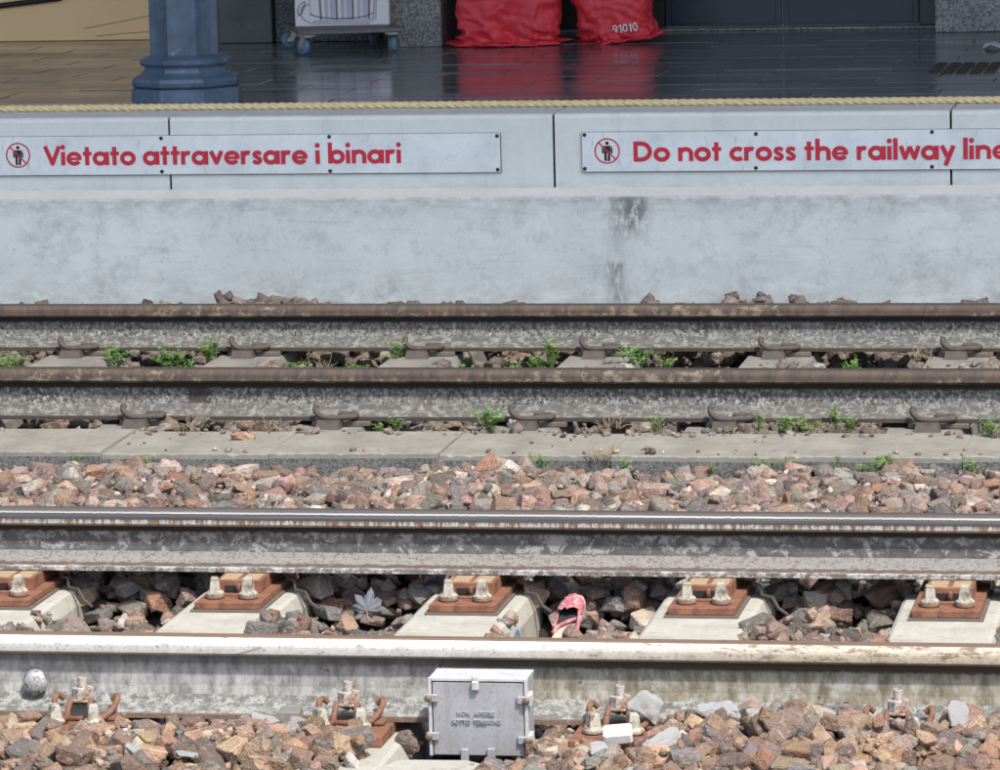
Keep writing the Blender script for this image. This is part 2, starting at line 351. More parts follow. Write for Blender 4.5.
# rails 3 and 4: brown head, black speckled grey web
def web3(name, off, dark):
    k = NT(name); x, y, z = k.xyz(); co = k.map((1, 1, 1), (off, off, 0))
    b = k.noise(6, 6, .72, co=co); col = k.mix(k.ramp(b, .35, .65), srgb(92, 90, 88), srgb(132, 130, 127))
    big = k.noise(1, 6, .75, co=k.map((16, 16, 11), (off, 3, 0)))
    col = k.mix(k.m('MULTIPLY', k.ramp(big, .48, .66), .6), col, srgb(78, 72, 65))
    sp = k.noise(1, 6, .8, co=k.map((92, 92, 74), (off, 0, 0)))
    lo = k.ramp(k.m('ADD', b, k.ramp(z, .02, .10, -.06, .08)), .35, .65, .45, .53 + dark)
    col = k.mix(k.m('MULTIPLY', k.ramp(sp, k.m('SUBTRACT', lo, .06), lo, 1, 0), .85), col, srgb(40, 37, 34))
    col = k.mix(k.m('MULTIPLY', k.ramp(sp, .555, .64), .8), col, srgb(178, 176, 171))
    up = k.m('MULTIPLY', k.ramp(z, .06, .1), k.ramp(k.noise(1, 5, .7, co=k.map((30, 1, 8), (off, 0, 0))), .35, .65))
    col = k.mix(k.m('MULTIPLY', up, .6), col, srgb(72, 67, 60))
    if not off:
        d = k.ramp(k.m('ADD', k.m('ABSOLUTE', k.m('SUBTRACT', x, -3.265)), k.m('MULTIPLY', k.m('SUBTRACT', sp, .5), .09)), .03, .05, 1, 0, True)
        col = k.mix(k.m('MULTIPLY', k.m('MULTIPLY', d, k.ramp(z, .03, .05)), k.ramp(big, .3, .5, .4, .9)), col, srgb(48, 45, 42))
    col = k.mix(k.ramp(k.m('ADD', z, k.m('MULTIPLY', k.noise(50, 4), .014)), .094, .101), col, srgb(38, 32, 27))  # shadow of the head put into the colour along the web top
    return k.done(col, .9, 0, k.bump(k.m('ADD', sp, b), .5, .003))
def headside3(name):
    return head_side(name, srgb(84, 70, 60), srgb(54, 46, 41), srgb(118, 109, 96), .60, .8, .1)
def mk34(off, dark):
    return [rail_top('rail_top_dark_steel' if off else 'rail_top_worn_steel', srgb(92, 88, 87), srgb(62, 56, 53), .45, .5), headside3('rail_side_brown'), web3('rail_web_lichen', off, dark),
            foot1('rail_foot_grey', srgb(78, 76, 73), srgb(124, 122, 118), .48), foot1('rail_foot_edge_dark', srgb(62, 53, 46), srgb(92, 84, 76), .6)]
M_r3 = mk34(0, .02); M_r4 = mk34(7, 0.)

# fastenings
M_rust_plate = simple('rusty_plate_orange', srgb(120, 80, 60), .8, 0, .3, 26, .3, srgb(92, 58, 44), 22, .5)
M_rust = simple('rusty_iron', srgb(112, 80, 62), .85, 0, .35, 60, .4, srgb(176, 166, 156), 40, .62)
M_rust_dark = simple('dark_brown_iron', srgb(68, 61, 56), .8, 0, .35, 40, .4, srgb(98, 92, 86), 36, .6)
M_pad = simple('tan_wear_pad', srgb(150, 128, 100), .75, 0, .15, 50, .2, srgb(140, 108, 80), 20, .62)
M_screw = simple('painted_coach_screw', srgb(156, 152, 140), .7, 0, .2, 70, .4, srgb(108, 92, 74), 46, .5)
M_white_rust = simple('white_paint_over_rust', srgb(164, 161, 155), .75, 0, .16, 70, .4, srgb(122, 86, 60), 42, .47)
M_rubber = simple('dark_rubber_pad', srgb(92, 84, 76), .9, 0, .2, 50, .2)
M_blue_paint = simple('blue_spray_paint', srgb(70, 130, 175), .7, 0, .2, 60, .1)
M_alu = None
def alu():
    k = NT('grey_cast_aluminium'); x, y, z = k.xyz()
    col = k.mix(k.ramp(k.noise(9, 5, .6), .35, .65), srgb(150, 150, 153), srgb(168, 168, 171))
    col = k.mix(k.m('MULTIPLY', k.ramp(k.noise(120, 6, .75), .52, .66), .5), col, srgb(116, 114, 114))
    col = k.mix(k.m('MULTIPLY', k.ramp(k.noise(1, 5, .7, co=k.map((40, 40, 6))), .55, .7), .35), col, srgb(128, 120, 110))
    fl = k.m('MULTIPLY', k.ramp(k.noise(1, 6, .75, co=k.map((50, 50, 90))), .58, .66), k.ramp(z, .13, .17, 0, 1))
    col = k.mix(k.m('MULTIPLY', fl, .8), col, srgb(110, 108, 108))
    lo = k.m('MULTIPLY', k.ramp(z, 0, .05, 1, 0), k.ramp(k.noise(20, 5, .7), .45, .65))
    col = k.mix(k.m('MULTIPLY', lo, .6), col, srgb(150, 134, 116))
    return k.done(col, .55, .25, k.bump(k.noise(140, 4, .6), .15, .002))
M_alu = alu()
M_alu_top = simple('white_weathered_lid', srgb(172, 171, 170), .7, 0, .1, 50, .3, srgb(120, 117, 114), 34, .57)
M_brass = simple('tarnished_bolt', srgb(112, 100, 80), .6, .3, .3, 60, .3)
M_knob = simple('white_splashed_steel', srgb(180, 180, 180), .3, .45, .2, 40, .5, srgb(70, 66, 62), 34, .5, .006)

# ----- stones
def stone_mat(name, attr):
    k = NT(name)
    if attr: a = k.n('ShaderNodeAttribute', attribute_name='tint').outputs['Color']; off = k.co
    else:
        oi = k.n('ShaderNodeObjectInfo'); a = oi.outputs['Color']
        v = k.n('ShaderNodeVectorMath', operation='MULTIPLY_ADD'); k.put(v.inputs[0], oi.outputs['Random']); v.inputs[1].default_value = (7, 11, 5); k.put(v.inputs[2], k.n('ShaderNodeNewGeometry').outputs['Position']); off = v.outputs[0]
    n1 = k.noise(26, 5, .7, co=off); n2 = k.noise(240, 4, .7, co=off); n3 = k.noise(60, 3, .6, co=off)
    col = k.mix(k.ramp(n1, .3, .7), k.mix(.55, a, srgb(74, 62, 54)), a)
    col = k.mix(k.m('MULTIPLY', k.ramp(n3, .56, .7), .5), col, k.mix(.5, a, srgb(205, 196, 184)))
    gp = k.n('ShaderNodeNewGeometry').outputs['Position']
    col = k.mix(k.ramp(k.noise(3.5, 4, .6, co=gp), .4, .7, .05, .32), col, srgb(128, 98, 74))
    col = k.mix(k.m('MULTIPLY', k.ramp(n2, .56, .7), .5), col, srgb(60, 52, 48))
    col = k.mix(k.m('MULTIPLY', k.ramp(n2, .44, .32), .35), col, srgb(200, 184, 168))
    return k.done(col, .85, 0, k.bump(k.m('ADD', k.m('MULTIPLY', n2, .35), k.m('ADD', n3, n1)), 1., .012))
M_stone = stone_mat('ballast_stone', False); M_stones = stone_mat('ballast_stones', True)
M_soil = simple('ballast_fines', srgb(50, 44, 39), .95, 0, .4, 40, .8, bd=.02)
M_white_stone = simple('pale_stone', srgb(240, 238, 234), .85, 0, .06, 60, 1., srgb(130, 128, 128), 30, .63, .012)

# ----- platform
def wet_tile():
    k = NT('wet_dark_paving'); oi = k.n('ShaderNodeObjectInfo')
    pos = k.n('ShaderNodeNewGeometry').outputs['Position']
    n1 = k.noise(2.2, 5, .6, co=pos); n2 = k.noise(60, 5, .7, co=pos)
    col = k.mix(k.ramp(n1, .35, .65), srgb(108, 112, 117), srgb(140, 143, 147))
    col = k.mix(k.ramp(oi.outputs['Random'], 0, 1, 0, .5), col, srgb(92, 96, 102))
    col = k.mix(k.m('MULTIPLY', k.ramp(n2, .55, .7), .4), col, srgb(92, 90, 88))
    wet = k.ramp(k.noise(1.6, 4, .6, co=k.map((.5, 1.6, 1), co=pos)), .36, .62)
    return k.done(col, k.ramp(wet, 0, 1, .08, .24), 0, k.bump(k.m('ADD', k.m('MULTIPLY', n2, .3), k.noise(9, 3, .5, co=pos)), .08, .004), .75)
M_tile = wet_tile()
M_joint = simple('paving_joint', srgb(38, 37, 37), .7, 0, .3, 30, .3)
M_rope = simple('yellow_rope', srgb(220, 202, 156), .85, 0, .18, 60, .4, srgb(150, 132, 96), 20, .62)
M_column = simple('blue_grey_iron_paint', srgb(76, 94, 116), .4, .0, .3, 14, .15, srgb(128, 136, 145), 20, .6)
M_sign = None
def signm():
    k = NT('white_enamel_sign'); col = k.mix(k.ramp(k.noise(6, 6, .7), .4, .75), srgb(226, 234, 236), srgb(202, 210, 213))
    col = k.mix(k.m('MULTIPLY', k.ramp(k.noise(1, 5, .7, co=k.map((40, 1, 9))), .6, .75), .6), col, srgb(150, 150, 150))
    col = k.mix(k.m('MULTIPLY', k.ramp(k.noise(30, 6, .75), .55, .7), .3), col, srgb(150, 150, 148))
    return k.done(col, .45, 0, k.bump(k.noise(20, 3), .05, .002))
M_sign = signm()
M_red = simple('red_print', srgb(196, 40, 62), .5, 0, .06, 30, .05)
M_black = simple('black_print', srgb(30, 30, 36), .5, 0, .1, 30, .05)
M_edge = simple('sign_edge_dark', srgb(90, 92, 95), .6, .2, .2, 30, .1)
M_screw_dark = simple('dark_screw', srgb(60, 58, 58), .5, .5, .2, 30, .1)
M_bag = simple('red_tarpaulin', srgb(220, 58, 72), .5, 0, .08, 20, .06)
M_white = simple('white_print', srgb(226, 222, 222), .5, 0, .04, 20, .05)
M_board = simple('white_display_panel', srgb(222, 220, 224), .5, 0, .02, 5, .02)
M_lilac = simple('pale_lilac_ink', srgb(186, 182, 196), .6, 0, .06, 8, .02)
M_grey_ink = simple('grey_ink', srgb(126, 120, 134), .6, 0, .1, 12, .02)
M_deck = simple('grey_trolley_deck', srgb(110, 110, 110), .6, .2, .2, 20, .15)
M_blue_wheel = simple('blue_rubber_wheel', srgb(98, 132, 160), .5, 0, .1, 30, .05)
M_zinc = simple('zinc_fork', srgb(170, 172, 174), .4, .8, .1, 30, .05)
M_blackplastic = simple('black_rubber', srgb(34, 34, 36), .6, 0, .1, 30, .05)
def granite(name, a, b, c, sc=90):
    k = NT(name); v = k.noise(sc, 3, .65); w = k.noise(5, 5, .6)
    col = k.mix(k.ramp(v, .44, .54), a, b); col = k.mix(k.ramp(k.noise(sc * 1.7, 2, .6), .6, .66), col, c); col = k.mix(k.m('MULTIPLY', k.ramp(w, .45, .7), .4), col, a)
    return k.done(col, .5, 0, k.bump(v, .15, .003))
M_gran_dark = granite('speckled_dark_granite', srgb(44, 47, 52), srgb(100, 104, 110), srgb(150, 152, 156), 70)
M_gran_light = granite('speckled_grey_granite', srgb(92, 94, 96), srgb(146, 148, 148), srgb(180, 180, 180), 80)
M_stone_green = simple('grey_green_stone', srgb(88, 96, 94), .6, 0, .2, 6, .2, srgb(110, 116, 114), 9, .56)
M_beige = simple('beige_marble', srgb(242, 204, 152), .5, 0, .05, 3, .05)
M_darkwall = simple('dark_recess', srgb(30, 30, 32), .7, 0, .2, 10, .1)
M_navy = simple('navy_door_paint', srgb(36, 48, 66), .35, 0, .1, 8, .05)
M_glass = simple('dark_blue_glass', srgb(46, 62, 92), .08, 0, .05, 4, 0)
M_roof = simple('canopy_underside', srgb(120, 122, 124), .8, 0, .1, 4, .1)
M_ground = simple('ground_gravel', srgb(120, 108, 98), .95, 0, .3, 20, .8, bd=.02)
M_leaf = None
def leafm(name, c, c2, tr=.25):
    k = NT(name); g = k.n('ShaderNodeNewGeometry').outputs['Random Per Island']
    col = k.mix(g, c, c2); col = k.mix(k.ramp(k.n('ShaderNodeObjectInfo').outputs['Random'], 0, 1, 0, .55), col, srgb(112, 132, 62)); k.done(col, .6, 0)
    k.b.inputs['Transmission Weight'].default_value = 0
    tn = k.n('ShaderNodeBsdfTranslucent'); k.put(tn.inputs[0], col); mx = k.n('ShaderNodeMixShader'); mx.inputs[0].default_value = tr
    out = k.t.nodes['Material Output']; k.t.links.new(k.b.outputs[0], mx.inputs[1]); k.t.links.new(tn.outputs[0], mx.inputs[2]); k.t.links.new(mx.outputs[0], out.inputs[0])
    return k.mat
M_weed = leafm('weed_leaf', srgb(78, 128, 58), srgb(118, 166, 90)); M_stem = simple('weed_stem', srgb(104, 126, 66), .7)
M_straw = simple('dry_straw', srgb(150, 138, 116), .9, 0, .3, 40, .2)
M_dry_leaf = simple('dry_grey_leaf', srgb(88, 90, 99), .7, 0, .25, 40, .4, srgb(108, 108, 120), 30, .58)
M_pink = simple('faded_pink_cloth', srgb(158, 88, 96), .9, 0, .3, 60, .5, srgb(190, 152, 144), 34, .47)
M_insole = simple('beige_insole', srgb(172, 158, 142), .85, 0, .1, 50, .3)
M_sole = simple('grey_shoe_sole', srgb(150, 146, 142), .8, 0, .15, 50, .3)
M_shoe_in = simple('black_shoe_lining', srgb(38, 36, 38), .9, 0, .2, 50, .3)

# ------------------------------------------------------------------ ground + ballast bed
Y3, Z3, G1, G2, H1, H2, H3, Z1 = 3.6013, .0596, 1.509, 1.502, .1746, .1533, .1523, -.0108
Y2 = G1; Y4 = Y3 + G2
XL, XR = -6.2, 1.6
gb = MB(); gb.add([(-600, -600, -.62), (600, -600, -.62), (600, 600, -.62), (-600, 600, -.62)], [(0, 1, 2, 3)])
tag(gb.build('ground', M_ground), kind='structure')

def target(x, y):
    """height of the stone surface"""
    if y < .03:
        t = -.190 + .012 * math.sin(x * 5.1) + .034 * max(0, min(1, (x + 1.5) / .5)) * math.exp(-((y + .15) / .16) ** 2)
        if -2.32 < x < -2.0 and y > -.2: t -= .02
        if -2.55 < x < -2.2 and y > -.16: t -= .035
        if -1.95 < x < -1.78 and y > -.28: t -= .07
        if y < -.9: t -= (-.9 - y) * .35
        return t
    if y < 1.66:
        t = -.222 + .022 * math.sin(x * 9 + y * 5) - .14 * max(0, min(1, (y - 1.20) / .15))
        return t + .18 * max(0, min(1, (y - 1.41) / .11))
    if y < 2.87:
        return -.165 + .045 * min(1, (y - 1.66) / .4) + .012 * math.sin(x * 6 + 2) - .012 * max(0, min(1, (y - 2.5) / .3))
    if y < 3.55: return -.135 + .02 * math.sin(x * 7.3)
    if y < Y4 - .03: return -.135 + .016 * math.sin(x * 11)
    return -.133 + .018 * math.sin(x * 3.3 + 1) + .03 * min(1, max(0, (y - Y4 - .1) / .5))
xs = np.arange(-26, 26.01, .4); 
bx = [-26, -14, -9] + list(np.arange(XL, XR + .01, .15)) + [5, 12, 26]
ys = list(np.arange(-1.8, 6.43, .1)) + [6.43]
vs = []
for y in ys:
    for x in bx:
        t = target(x, y); d = .09 if XL <= x <= XR else .03
        vs.append((x, y, t - d if y > -1.7 else -.6))
nx = len(bx); fs = [(j * nx + i, j * nx + i + 1, (j + 1) * nx + i + 1, (j + 1) * nx + i) for j in range(len(ys) - 1) for i in range(nx - 1)]
mb = MB(); mb.add(vs, fs, 0, True); bed = tag(mb.build('ballast_bed', M_soil), kind='structure')

# ------------------------------------------------------------------ rails
def rail_profile(h, foot, head):
    k = (h - .0515 - .042) / (.172 - .0515 - .042)
    def zz(z): return z if z < .042 else (.042 + (z - .042) * k if z < .1205 else h - (.172 - z))
    half = [(foot, 0, 4), (foot, .0105, 4), (foot - .003, .0125, 3), (.036, .0225, 3), (.02, .029, 3), (.0115, .042, 2), (.0083, .06, 2), (.0083, .105, 2), (.0115, .1205, 2), (.016, .1265, 1), (head - .003, .1325, 1), (head, .136, 1), (head - .0005, .152, 1), (head - .002, .158, 1), (head - .0065, .1655, 1), (head - .0145, .1695, 0), (.012, .1715, 0), (0, .172, 0)]
    rt = [(p[0], zz(p[1]), p[2]) for p in half]
    lf = [(-p[0], zz(p[1]), p[2]) for p in half][::-1][1:]
    pts = rt + lf
    poly = [(p[0], p[1]) for p in pts]
    n = len(pts); seg = []
    for i in range(n):
        a = pts[i]; b = pts[(i + 1) % n]
        seg.append(a[2] if i < len(rt) - 1 else b[2] if i < n - 1 else 4)
    return poly, seg
def rail(y, ztop, h, foot, head, mats, label):
    poly, seg = rail_profile(h, foot, head); m = MB()
    m.prism(poly, 'x', -26, 26, segm=seg)
    o = m.build('rail', mats, None, (0, y, ztop - h)); tag(o, label, 'rail', 'rails of the two tracks'); return o
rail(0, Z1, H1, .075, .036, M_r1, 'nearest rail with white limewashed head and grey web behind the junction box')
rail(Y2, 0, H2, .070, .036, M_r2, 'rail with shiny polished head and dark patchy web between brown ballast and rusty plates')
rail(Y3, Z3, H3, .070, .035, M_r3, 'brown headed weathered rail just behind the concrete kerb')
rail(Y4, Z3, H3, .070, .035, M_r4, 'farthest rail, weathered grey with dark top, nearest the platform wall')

# ------------------------------------------------------------------ near sleepers with fastenings
SLZ = -.211
def screw(cx, cy, z, h=.046, rot=0.):
    """coach screw: flange disc, cone, four-sided tapered head"""
    m = MB(); m.lathe([(.0225, 0), (.0235, .003), (.0235, .007), (.019, .011), (.0165, .0135)], 24, (cx, cy, z), smooth=False)
    c, s_ = math.cos(rot), math.sin(rot); p0 = []
    for hh, r in ((.012, .0135), (h * .55, .0108), (h - .004, .0098), (h, .0075)):
        for a, b in ((-1, -1), (1, -1), (1, 1), (-1, 1)):
            p0.append((cx + r * (a * c - b * s_), cy + r * (a * s_ + b * c), z + hh))
    m.hull(p0); return m
def make_sleeper():
    root = empty('concrete_sleeper', (0, 0, SLZ))
    # beam: trapezoid section, chamfered top, along Y
    m = MB(); poly = [(-.150, -.2), (.150, -.2), (.140, -.04), (.126, -.006), (.116, 0), (-.116, 0), (-.126, -.006), (-.140, -.04)]
    m.prism(poly, 'y', -.55, 2.05); m.build('beam', M_sleeper, root)
    # ---- far rail: slide plate with raised rail seat
    by = Y2
    m = MB(); m.box(-.092, .092, 1.205, 1.80, .0005, .0055); m.build('rubber_pad', M_rubber, root)
    pl = MB(); pl.box(-.0835, .0835, 1.217, 1.79, .006, .0235, ch=.0015); pl = pl.build('base_plate', M_rust_plate, root)
    m = MB(); top = SLZ * -1 - H2 - .002
    m.box(-.058, .058, 1.345, 1.68, .0238, top, ch=.0015); sb = m.build('rail_seat', M_rust_plate, root)
    for sx in (-1, 1):
        m = MB(); m.box(sx * .028 - .0215, sx * .028 + .0215, 1.352, 1.43, top - .0005, top + .0015, ch=.0004); m.build('wear_pad', M_pad, sb)
    m = MB(); m.box(-.034, .034, 1.3425, 1.3448, .027, .042); m.build('slot_shade', M_blackplastic, sb)  # black plate on the seat front, standing for the shade in a recess
    m = MB(); m.lathe([(.0065, 0), (.0065, .022), (.005, .025)], 10, (.002, 1.334, .024)); m.build('pin', M_rust, root)
    m = MB(); m.box(-.045, .045, 1.300, 1.322, .0237, .0275, ch=.001); m.build('retainer_bar', M_rust, root)
    for sx, ro in ((-.043, .15), (.043, -.25)):
        g = MB(); g.lathe([(.024, 0), (.0245, .006), (.022, .008)], 18, (sx, 1.272, .0237)); g.build('washer', M_rust, root)
        screw(sx, 1.272, .0312, .047, ro + .1).build('screw', M_screw, root)
    m = MB(); m.tube([(.06, 1.47, .058), (.098, 1.47, .058), (.100, 1.468, .036), (.118, 1.46, .034), (.121, 1.458, .010), (.148, 1.45, .006), (.165, 1.44, -.02), (.19, 1.43, -.035)], .0045, 6, smooth=False); m.build('bond_strap', M_rust_dark, root)
    # ---- near rail: plate, tension clamp, stud, screws
    zt = -SLZ + Z1 - H1
    m = MB(); m.box(-.095, .095, -.215, .2, .0008, zt - .001, ch=.002); m.build('base_plate', M_rust_plate, root)
    m = MB(); m.box(-.08, .08, -.115, -.076, zt - .0005, zt + .010, ch=.003); m.build('guide_plate', M_rust, root)
    for sx, ro in ((-.052, .55), (.036, .35)):
        screw(sx, -.148, zt + .002, .044, ro).build('screw', M_screw, root)
    m = MB(); m.lathe([(.029, 0), (.029, .004)], 24, (0, -.098, zt + .044), smooth=False); 
    m.build('washer', M_white_rust, root)
    m = MB(); m.lathe([(.0225, 0), (.0235, .002), (.0235, .023), (.0215, .025)], 6, (0, -.098, zt + .048), smooth=False, rot=.3); m.build('nut', M_white_rust, root)
    m = MB(); m.lathe([(.0108, 0), (.0108, .021), (.0095, .0225)], 20, (0, -.098, zt + .073), smooth=False); m.build('stud', M_white_rust, root)
    m = MB()
    for s in (-1, 1):
        p = [(s * .004, -.074, zt + .030), (s * .017, -.085, zt + .038), (s * .022, -.112, zt + .046), (s * .024, -.135, zt + .034), (s * .027, -.143, zt + .014), (s * .040, -.138, zt + .010), (s * .053, -.12, zt + .012), (s * .064, -.098, zt + .022), (s * .071, -.078, zt + .040), (s * .066, -.060, zt + .046), (s * .055, -.056, zt + .036)]
        m.tube(spline(p, 6), .0068, 10)
    m.build('tension_clamp', M_rust, root)
    return root
proto = make_sleeper()
SPN = .5987; X0 = -1.398
sl_lab = {-2: 'pale concrete sleeper crossing under both near rails, second plate from the left edge', -1: 'pale concrete sleeper left of the pink shoe with blue paint on its side',
          0: 'pale concrete sleeper right of the pink shoe', 1: 'pale concrete sleeper nearest the right edge of the near track', -3: 'pale concrete sleeper at the left edge, half cut off, left of heaped stones', -4: 'near-track sleeper just beyond the left edge of the view', 2: 'near-track sleeper just beyond the right edge of the view', 3: 'near-track sleeper farthest beyond the right edge of the view'}
for k in range(-4, 4):
    o = proto if k == -4 else copy_tree(proto)
    o.location.x = X0 + SPN * k - .003
    tag(o, sl_lab.get(k, 'pale concrete sleeper outside the frame beside the near track'), 'sleeper', 'concrete sleepers of the near track')
    if k == -1:
        m = MB(); pts = spline([(.1485, 1.13, -.085), (.1478, 1.16, -.055), (.1462, 1.2, -.038), (.1478, 1.235, -.055), (.1485, 1.25, -.09)], 5)
        a = []; 
        for p in pts: a.append(p)
        vs = []
        for p in a:
            xx = .140 + (-p.z - .04) / .16 * .010 + .0012
            vs += [(xx, p.y, p.z - .006), (xx - .0004, p.y, p.z + .006)]
        m.add(vs, [(2 * i, 2 * i + 2, 2 * i + 3, 2 * i + 1) for i in range(len(a) - 1)]); m.build('paint_mark', M_blue_paint, o)

# ------------------------------------------------------------------ far sleepers with spring clips
def make_far_sleeper():
    z0 = Z3 - H3 - .016; root = empty('weathered_sleeper', (0, 0, z0))
    m = MB(); poly = [(-.135, -.18), (.135, -.18), (.122, -.03), (.108, 0), (-.108, 0), (-.122, -.03)]
    m.prism(poly, 'y', Y3 - .45, Y4 + .45); m.build('beam', M_sleeper_old, root)
    for yy, dx in ((Y3, 0), (Y4, -.0275)):
        m = MB(); m.box(dx - .05, dx + .13, yy - .085, yy + .085, .001, .0155, ch=.002); m.build('rubber_pad', M_rubber, root)
        m = MB()
        m.hull([(dx + x, yy - .075 - y, z) for x, y, z in ((-.028, .0, .0), (.05, .0, .0), (-.028, .075, .0), (.05, .075, .0), (-.022, .004, .026), (.045, .004, .026), (-.022, .06, .024), (.045, .06, .024))]); m.build('shoulder', M_rust_dark, root)
        p = [(dx - .033, yy - .085, .066), (dx - .035, yy - .092, .054), (dx - .027, yy - .10, .042), (dx - .006, yy - .105, .031), (dx + .025, yy - .106, .030), (dx + .06, yy - .102, .032), (dx + .082, yy - .085, .032), (dx + .085, yy - .068, .034), (dx + .062, yy - .056, .034), (dx + .03, yy - .055, .036)]
        m = MB(); m.tube(spline(p, 5), .0095, 10); m.build('spring_clip', M_rust_dark, root)
    return root
pf = make_far_sleeper(); X3 = -2.263; SP2 = .6023
fl = {-3: 'weathered far-track sleeper at the left with a rusty hooked clip', -2: 'weathered far-track sleeper by the big green weed clump', -1: 'weathered far-track sleeper left of centre between green weeds', 0: 'weathered far-track sleeper in the centre with small white stone at its clip', 1: 'weathered far-track sleeper right of centre below the right sign', 2: 'weathered far-track sleeper near the right edge under heaped stones', -4: 'weathered far-track sleeper just beyond the left edge of the view', -5: 'weathered far-track sleeper farthest beyond the left edge of the view', 3: 'weathered far-track sleeper just beyond the right edge of the view', 4: 'weathered far-track sleeper farthest beyond the right edge of the view'}
for k in range(-5, 5):
    o = pf if k == -5 else copy_tree(pf); o.location.x = X3 + SP2 * k + .02
    tag(o, fl.get(k, 'weathered far-track sleeper outside the frame'), 'sleeper', 'weathered sleepers of the far track')

# ------------------------------------------------------------------ kerb of concrete covers between the tracks
KX = [-2.244 - .125 + .497 * k for k in range(-7, 7)]
for i, x0 in enumerate(KX):
    x1 = x0 + .495; last = -.86 < x0 < -.6
    dz = U(-.004, .004); w0 = U(-.008, .008)
    vis = -3.9 < x0 < -.75
    o = empty('kerb_slab', (x0, 2.835 + w0, -.26), 0)
    nth = sum(1 for a in KX[:i] if a > -3.95)
    nm = ['first', 'second', 'third', 'fourth', 'fifth', 'sixth', 'seventh', 'eighth']
    if last: lab = 'lower sunken kerb slab at the right edge beside green weeds'
    elif vis: lab = 'pale grey concrete kerb slab, %s from the left in the row between the tracks' % nm[min(nth, 7)]
    else: lab = 'pale grey concrete kerb slab outside the frame'
    tag(o, lab, 'kerb', 'concrete kerb slabs between the tracks')
    m = MB(); zt = .182 + dz - (.03 if last else 0)
    
    ns = 28; vs = []
    for q in range(ns + 1):
        xq = .4955 * q / ns; e = min(1, q, ns - q); c1, c2 = .003 + .010 * max(0, mnoise.noise(Vector((xq * 40 + i * 7, 0, 0)))) + .006 * max(0, mnoise.noise(Vector((xq * 110, i * 3, 5)))), .003 + .006 * max(0, mnoise.noise(Vector((xq * 60, i, 9))))
        vs += [(xq, .004, 0), (xq, .004, zt - c1), (xq, .004 + c1 * 1.1, zt - c2 * .25), (xq, .39 - c2, zt + .001 * mnoise.noise(Vector((xq * 9, i, 0)))), (xq, .40, zt - c2), (xq, .40, 0)]
    m.add(vs, [(6 * q + j, 6 * (q + 1) + j, 6 * (q + 1) + (j + 1) % 6, 6 * q + (j + 1) % 6) for q in range(ns) for j in range(6)] + [tuple(range(6))[::-1], tuple(6 * ns + j for j in range(6))])
    me = m.build('slab_top', [M_kerb_top], o)
    m = MB(); m.box(.001, .4945, 0, .0035, .0, zt - .016); m.build('front_face', M_kerb_front, o)
    o.rotation_euler = (U(-.012, .012), U(-.008, .008), U(-.004, .004))

# ------------------------------------------------------------------ platform
PY = 6.4545; PZ = .585
plat = empty('platform', (0, PY, 0)); tag(plat, kind='structure')
m = MB(); poly = [(-.045, -.5), (.5, -.5), (.5, .283), (-.040, .283), (-.045, .276)]; m.prism(poly, 'x', -26, 26); m.build('wall_base', M_wall, plat)
m = MB(); m.prism([(-.040, .2835), (.02, .2835), (.02, .3125), (-.004, .3125), (-.012, .307)], 'x', -26, 26); m.build('mortar_ledge', M_fillet, plat)
JX = [-1.177 + 1.4525 * k for k in range(-10, 9)]
slabm = MB(); L_ = 1.4525 - .009
sec = [(0, .3), (.44, .3), (.44, PZ), (.022, PZ), (.011, PZ - .002), (.004, PZ - .007), (0.0005, PZ - .016)]
slabm.prism(sec, 'x', 0, L_, cap=True); sme = slabm.mesh('edge_slab', M_slab)
for x in JX:
    o = link('edge_slab', sme, plat, (x + .0045, U(-.0015, .0015), 0))
m = MB(); m.box(-26, 26, .012, .4, .31, PZ - .012); m.build('joint_filler', M_blackplastic, plat)
m = MB(); m.box(-26, 26, .44, 8.5, .2, PZ - .009); m.build('paving_bed', M_joint, plat)
# paving: course of long slabs, then small setts
def tile_mesh(w, d):
    t = MB(); t.box(.002, w - .002, .002, d - .002, PZ - .05, PZ, ch=.003); return t.mesh('paving_slab', M_tile)
tl = tile_mesh(.93, .30); ts = tile_mesh(.46, .24); n_t = 0
y = .444
rows = [(.30, .93, tl)] * 2 + [(.24, .46, ts)] * 12
for r_, (d, w, me) in enumerate(rows):
    x = -6.4 + (r_ % 2) * w * .5
    while x < .6:
        if -6.3 - .31 * 0 < x:
            o = link('paving_slab', me, plat, (x, y, U(-.0012, .0012))); o.rotation_euler = (U(-.0018, .0018), U(-.0012, .0012), 0); n_t += 1
        x += w
    y += d
m = MB(); m.box(-26, 26, y + .002, 8.4, .3, PZ - .001); m.build('rear_paving', M_tile, plat)
for xa, xb in ((-26, -6.42), (1.2, 26)):
    m = MB(); m.box(xa, xb, .446, y - .002, .3, PZ - .001); m.build('side_paving', M_tile, plat)
# cast grate patch in the paving
m = MB()
for i in range(5):
    for j in range(5): m.box(-1.40 + i * .056, -1.40 + i * .056 + .044, 8.17 - PY + j * .11, 8.17 - PY + j * .11 + .085, PZ - .0, PZ + .006, ch=.002)
m.build('drain_grate', M_rust_dark, plat)

# yellow rope along the edge
m = MB(); RY, RZ, RR = 6.735, PZ + .0135, .0078
for s in range(3):
    pts = []; n = 1500; x0, x1 = -7.0, 1.5
    for i in range(n + 1):
        x = x0 + (x1 - x0) * i / n; a = 2 * math.pi * (x / .102) + s * 2 * math.pi / 3
        pts.append((x, RY + .0068 * math.cos(a) + .008 * math.sin(x * 1.3), RZ + .0062 * math.sin(a)))
    m.tube(pts, RR, 6)
tag(m.build('rope', M_rope), 'long twisted yellow rope lying along the platform edge above the signs', 'rope')

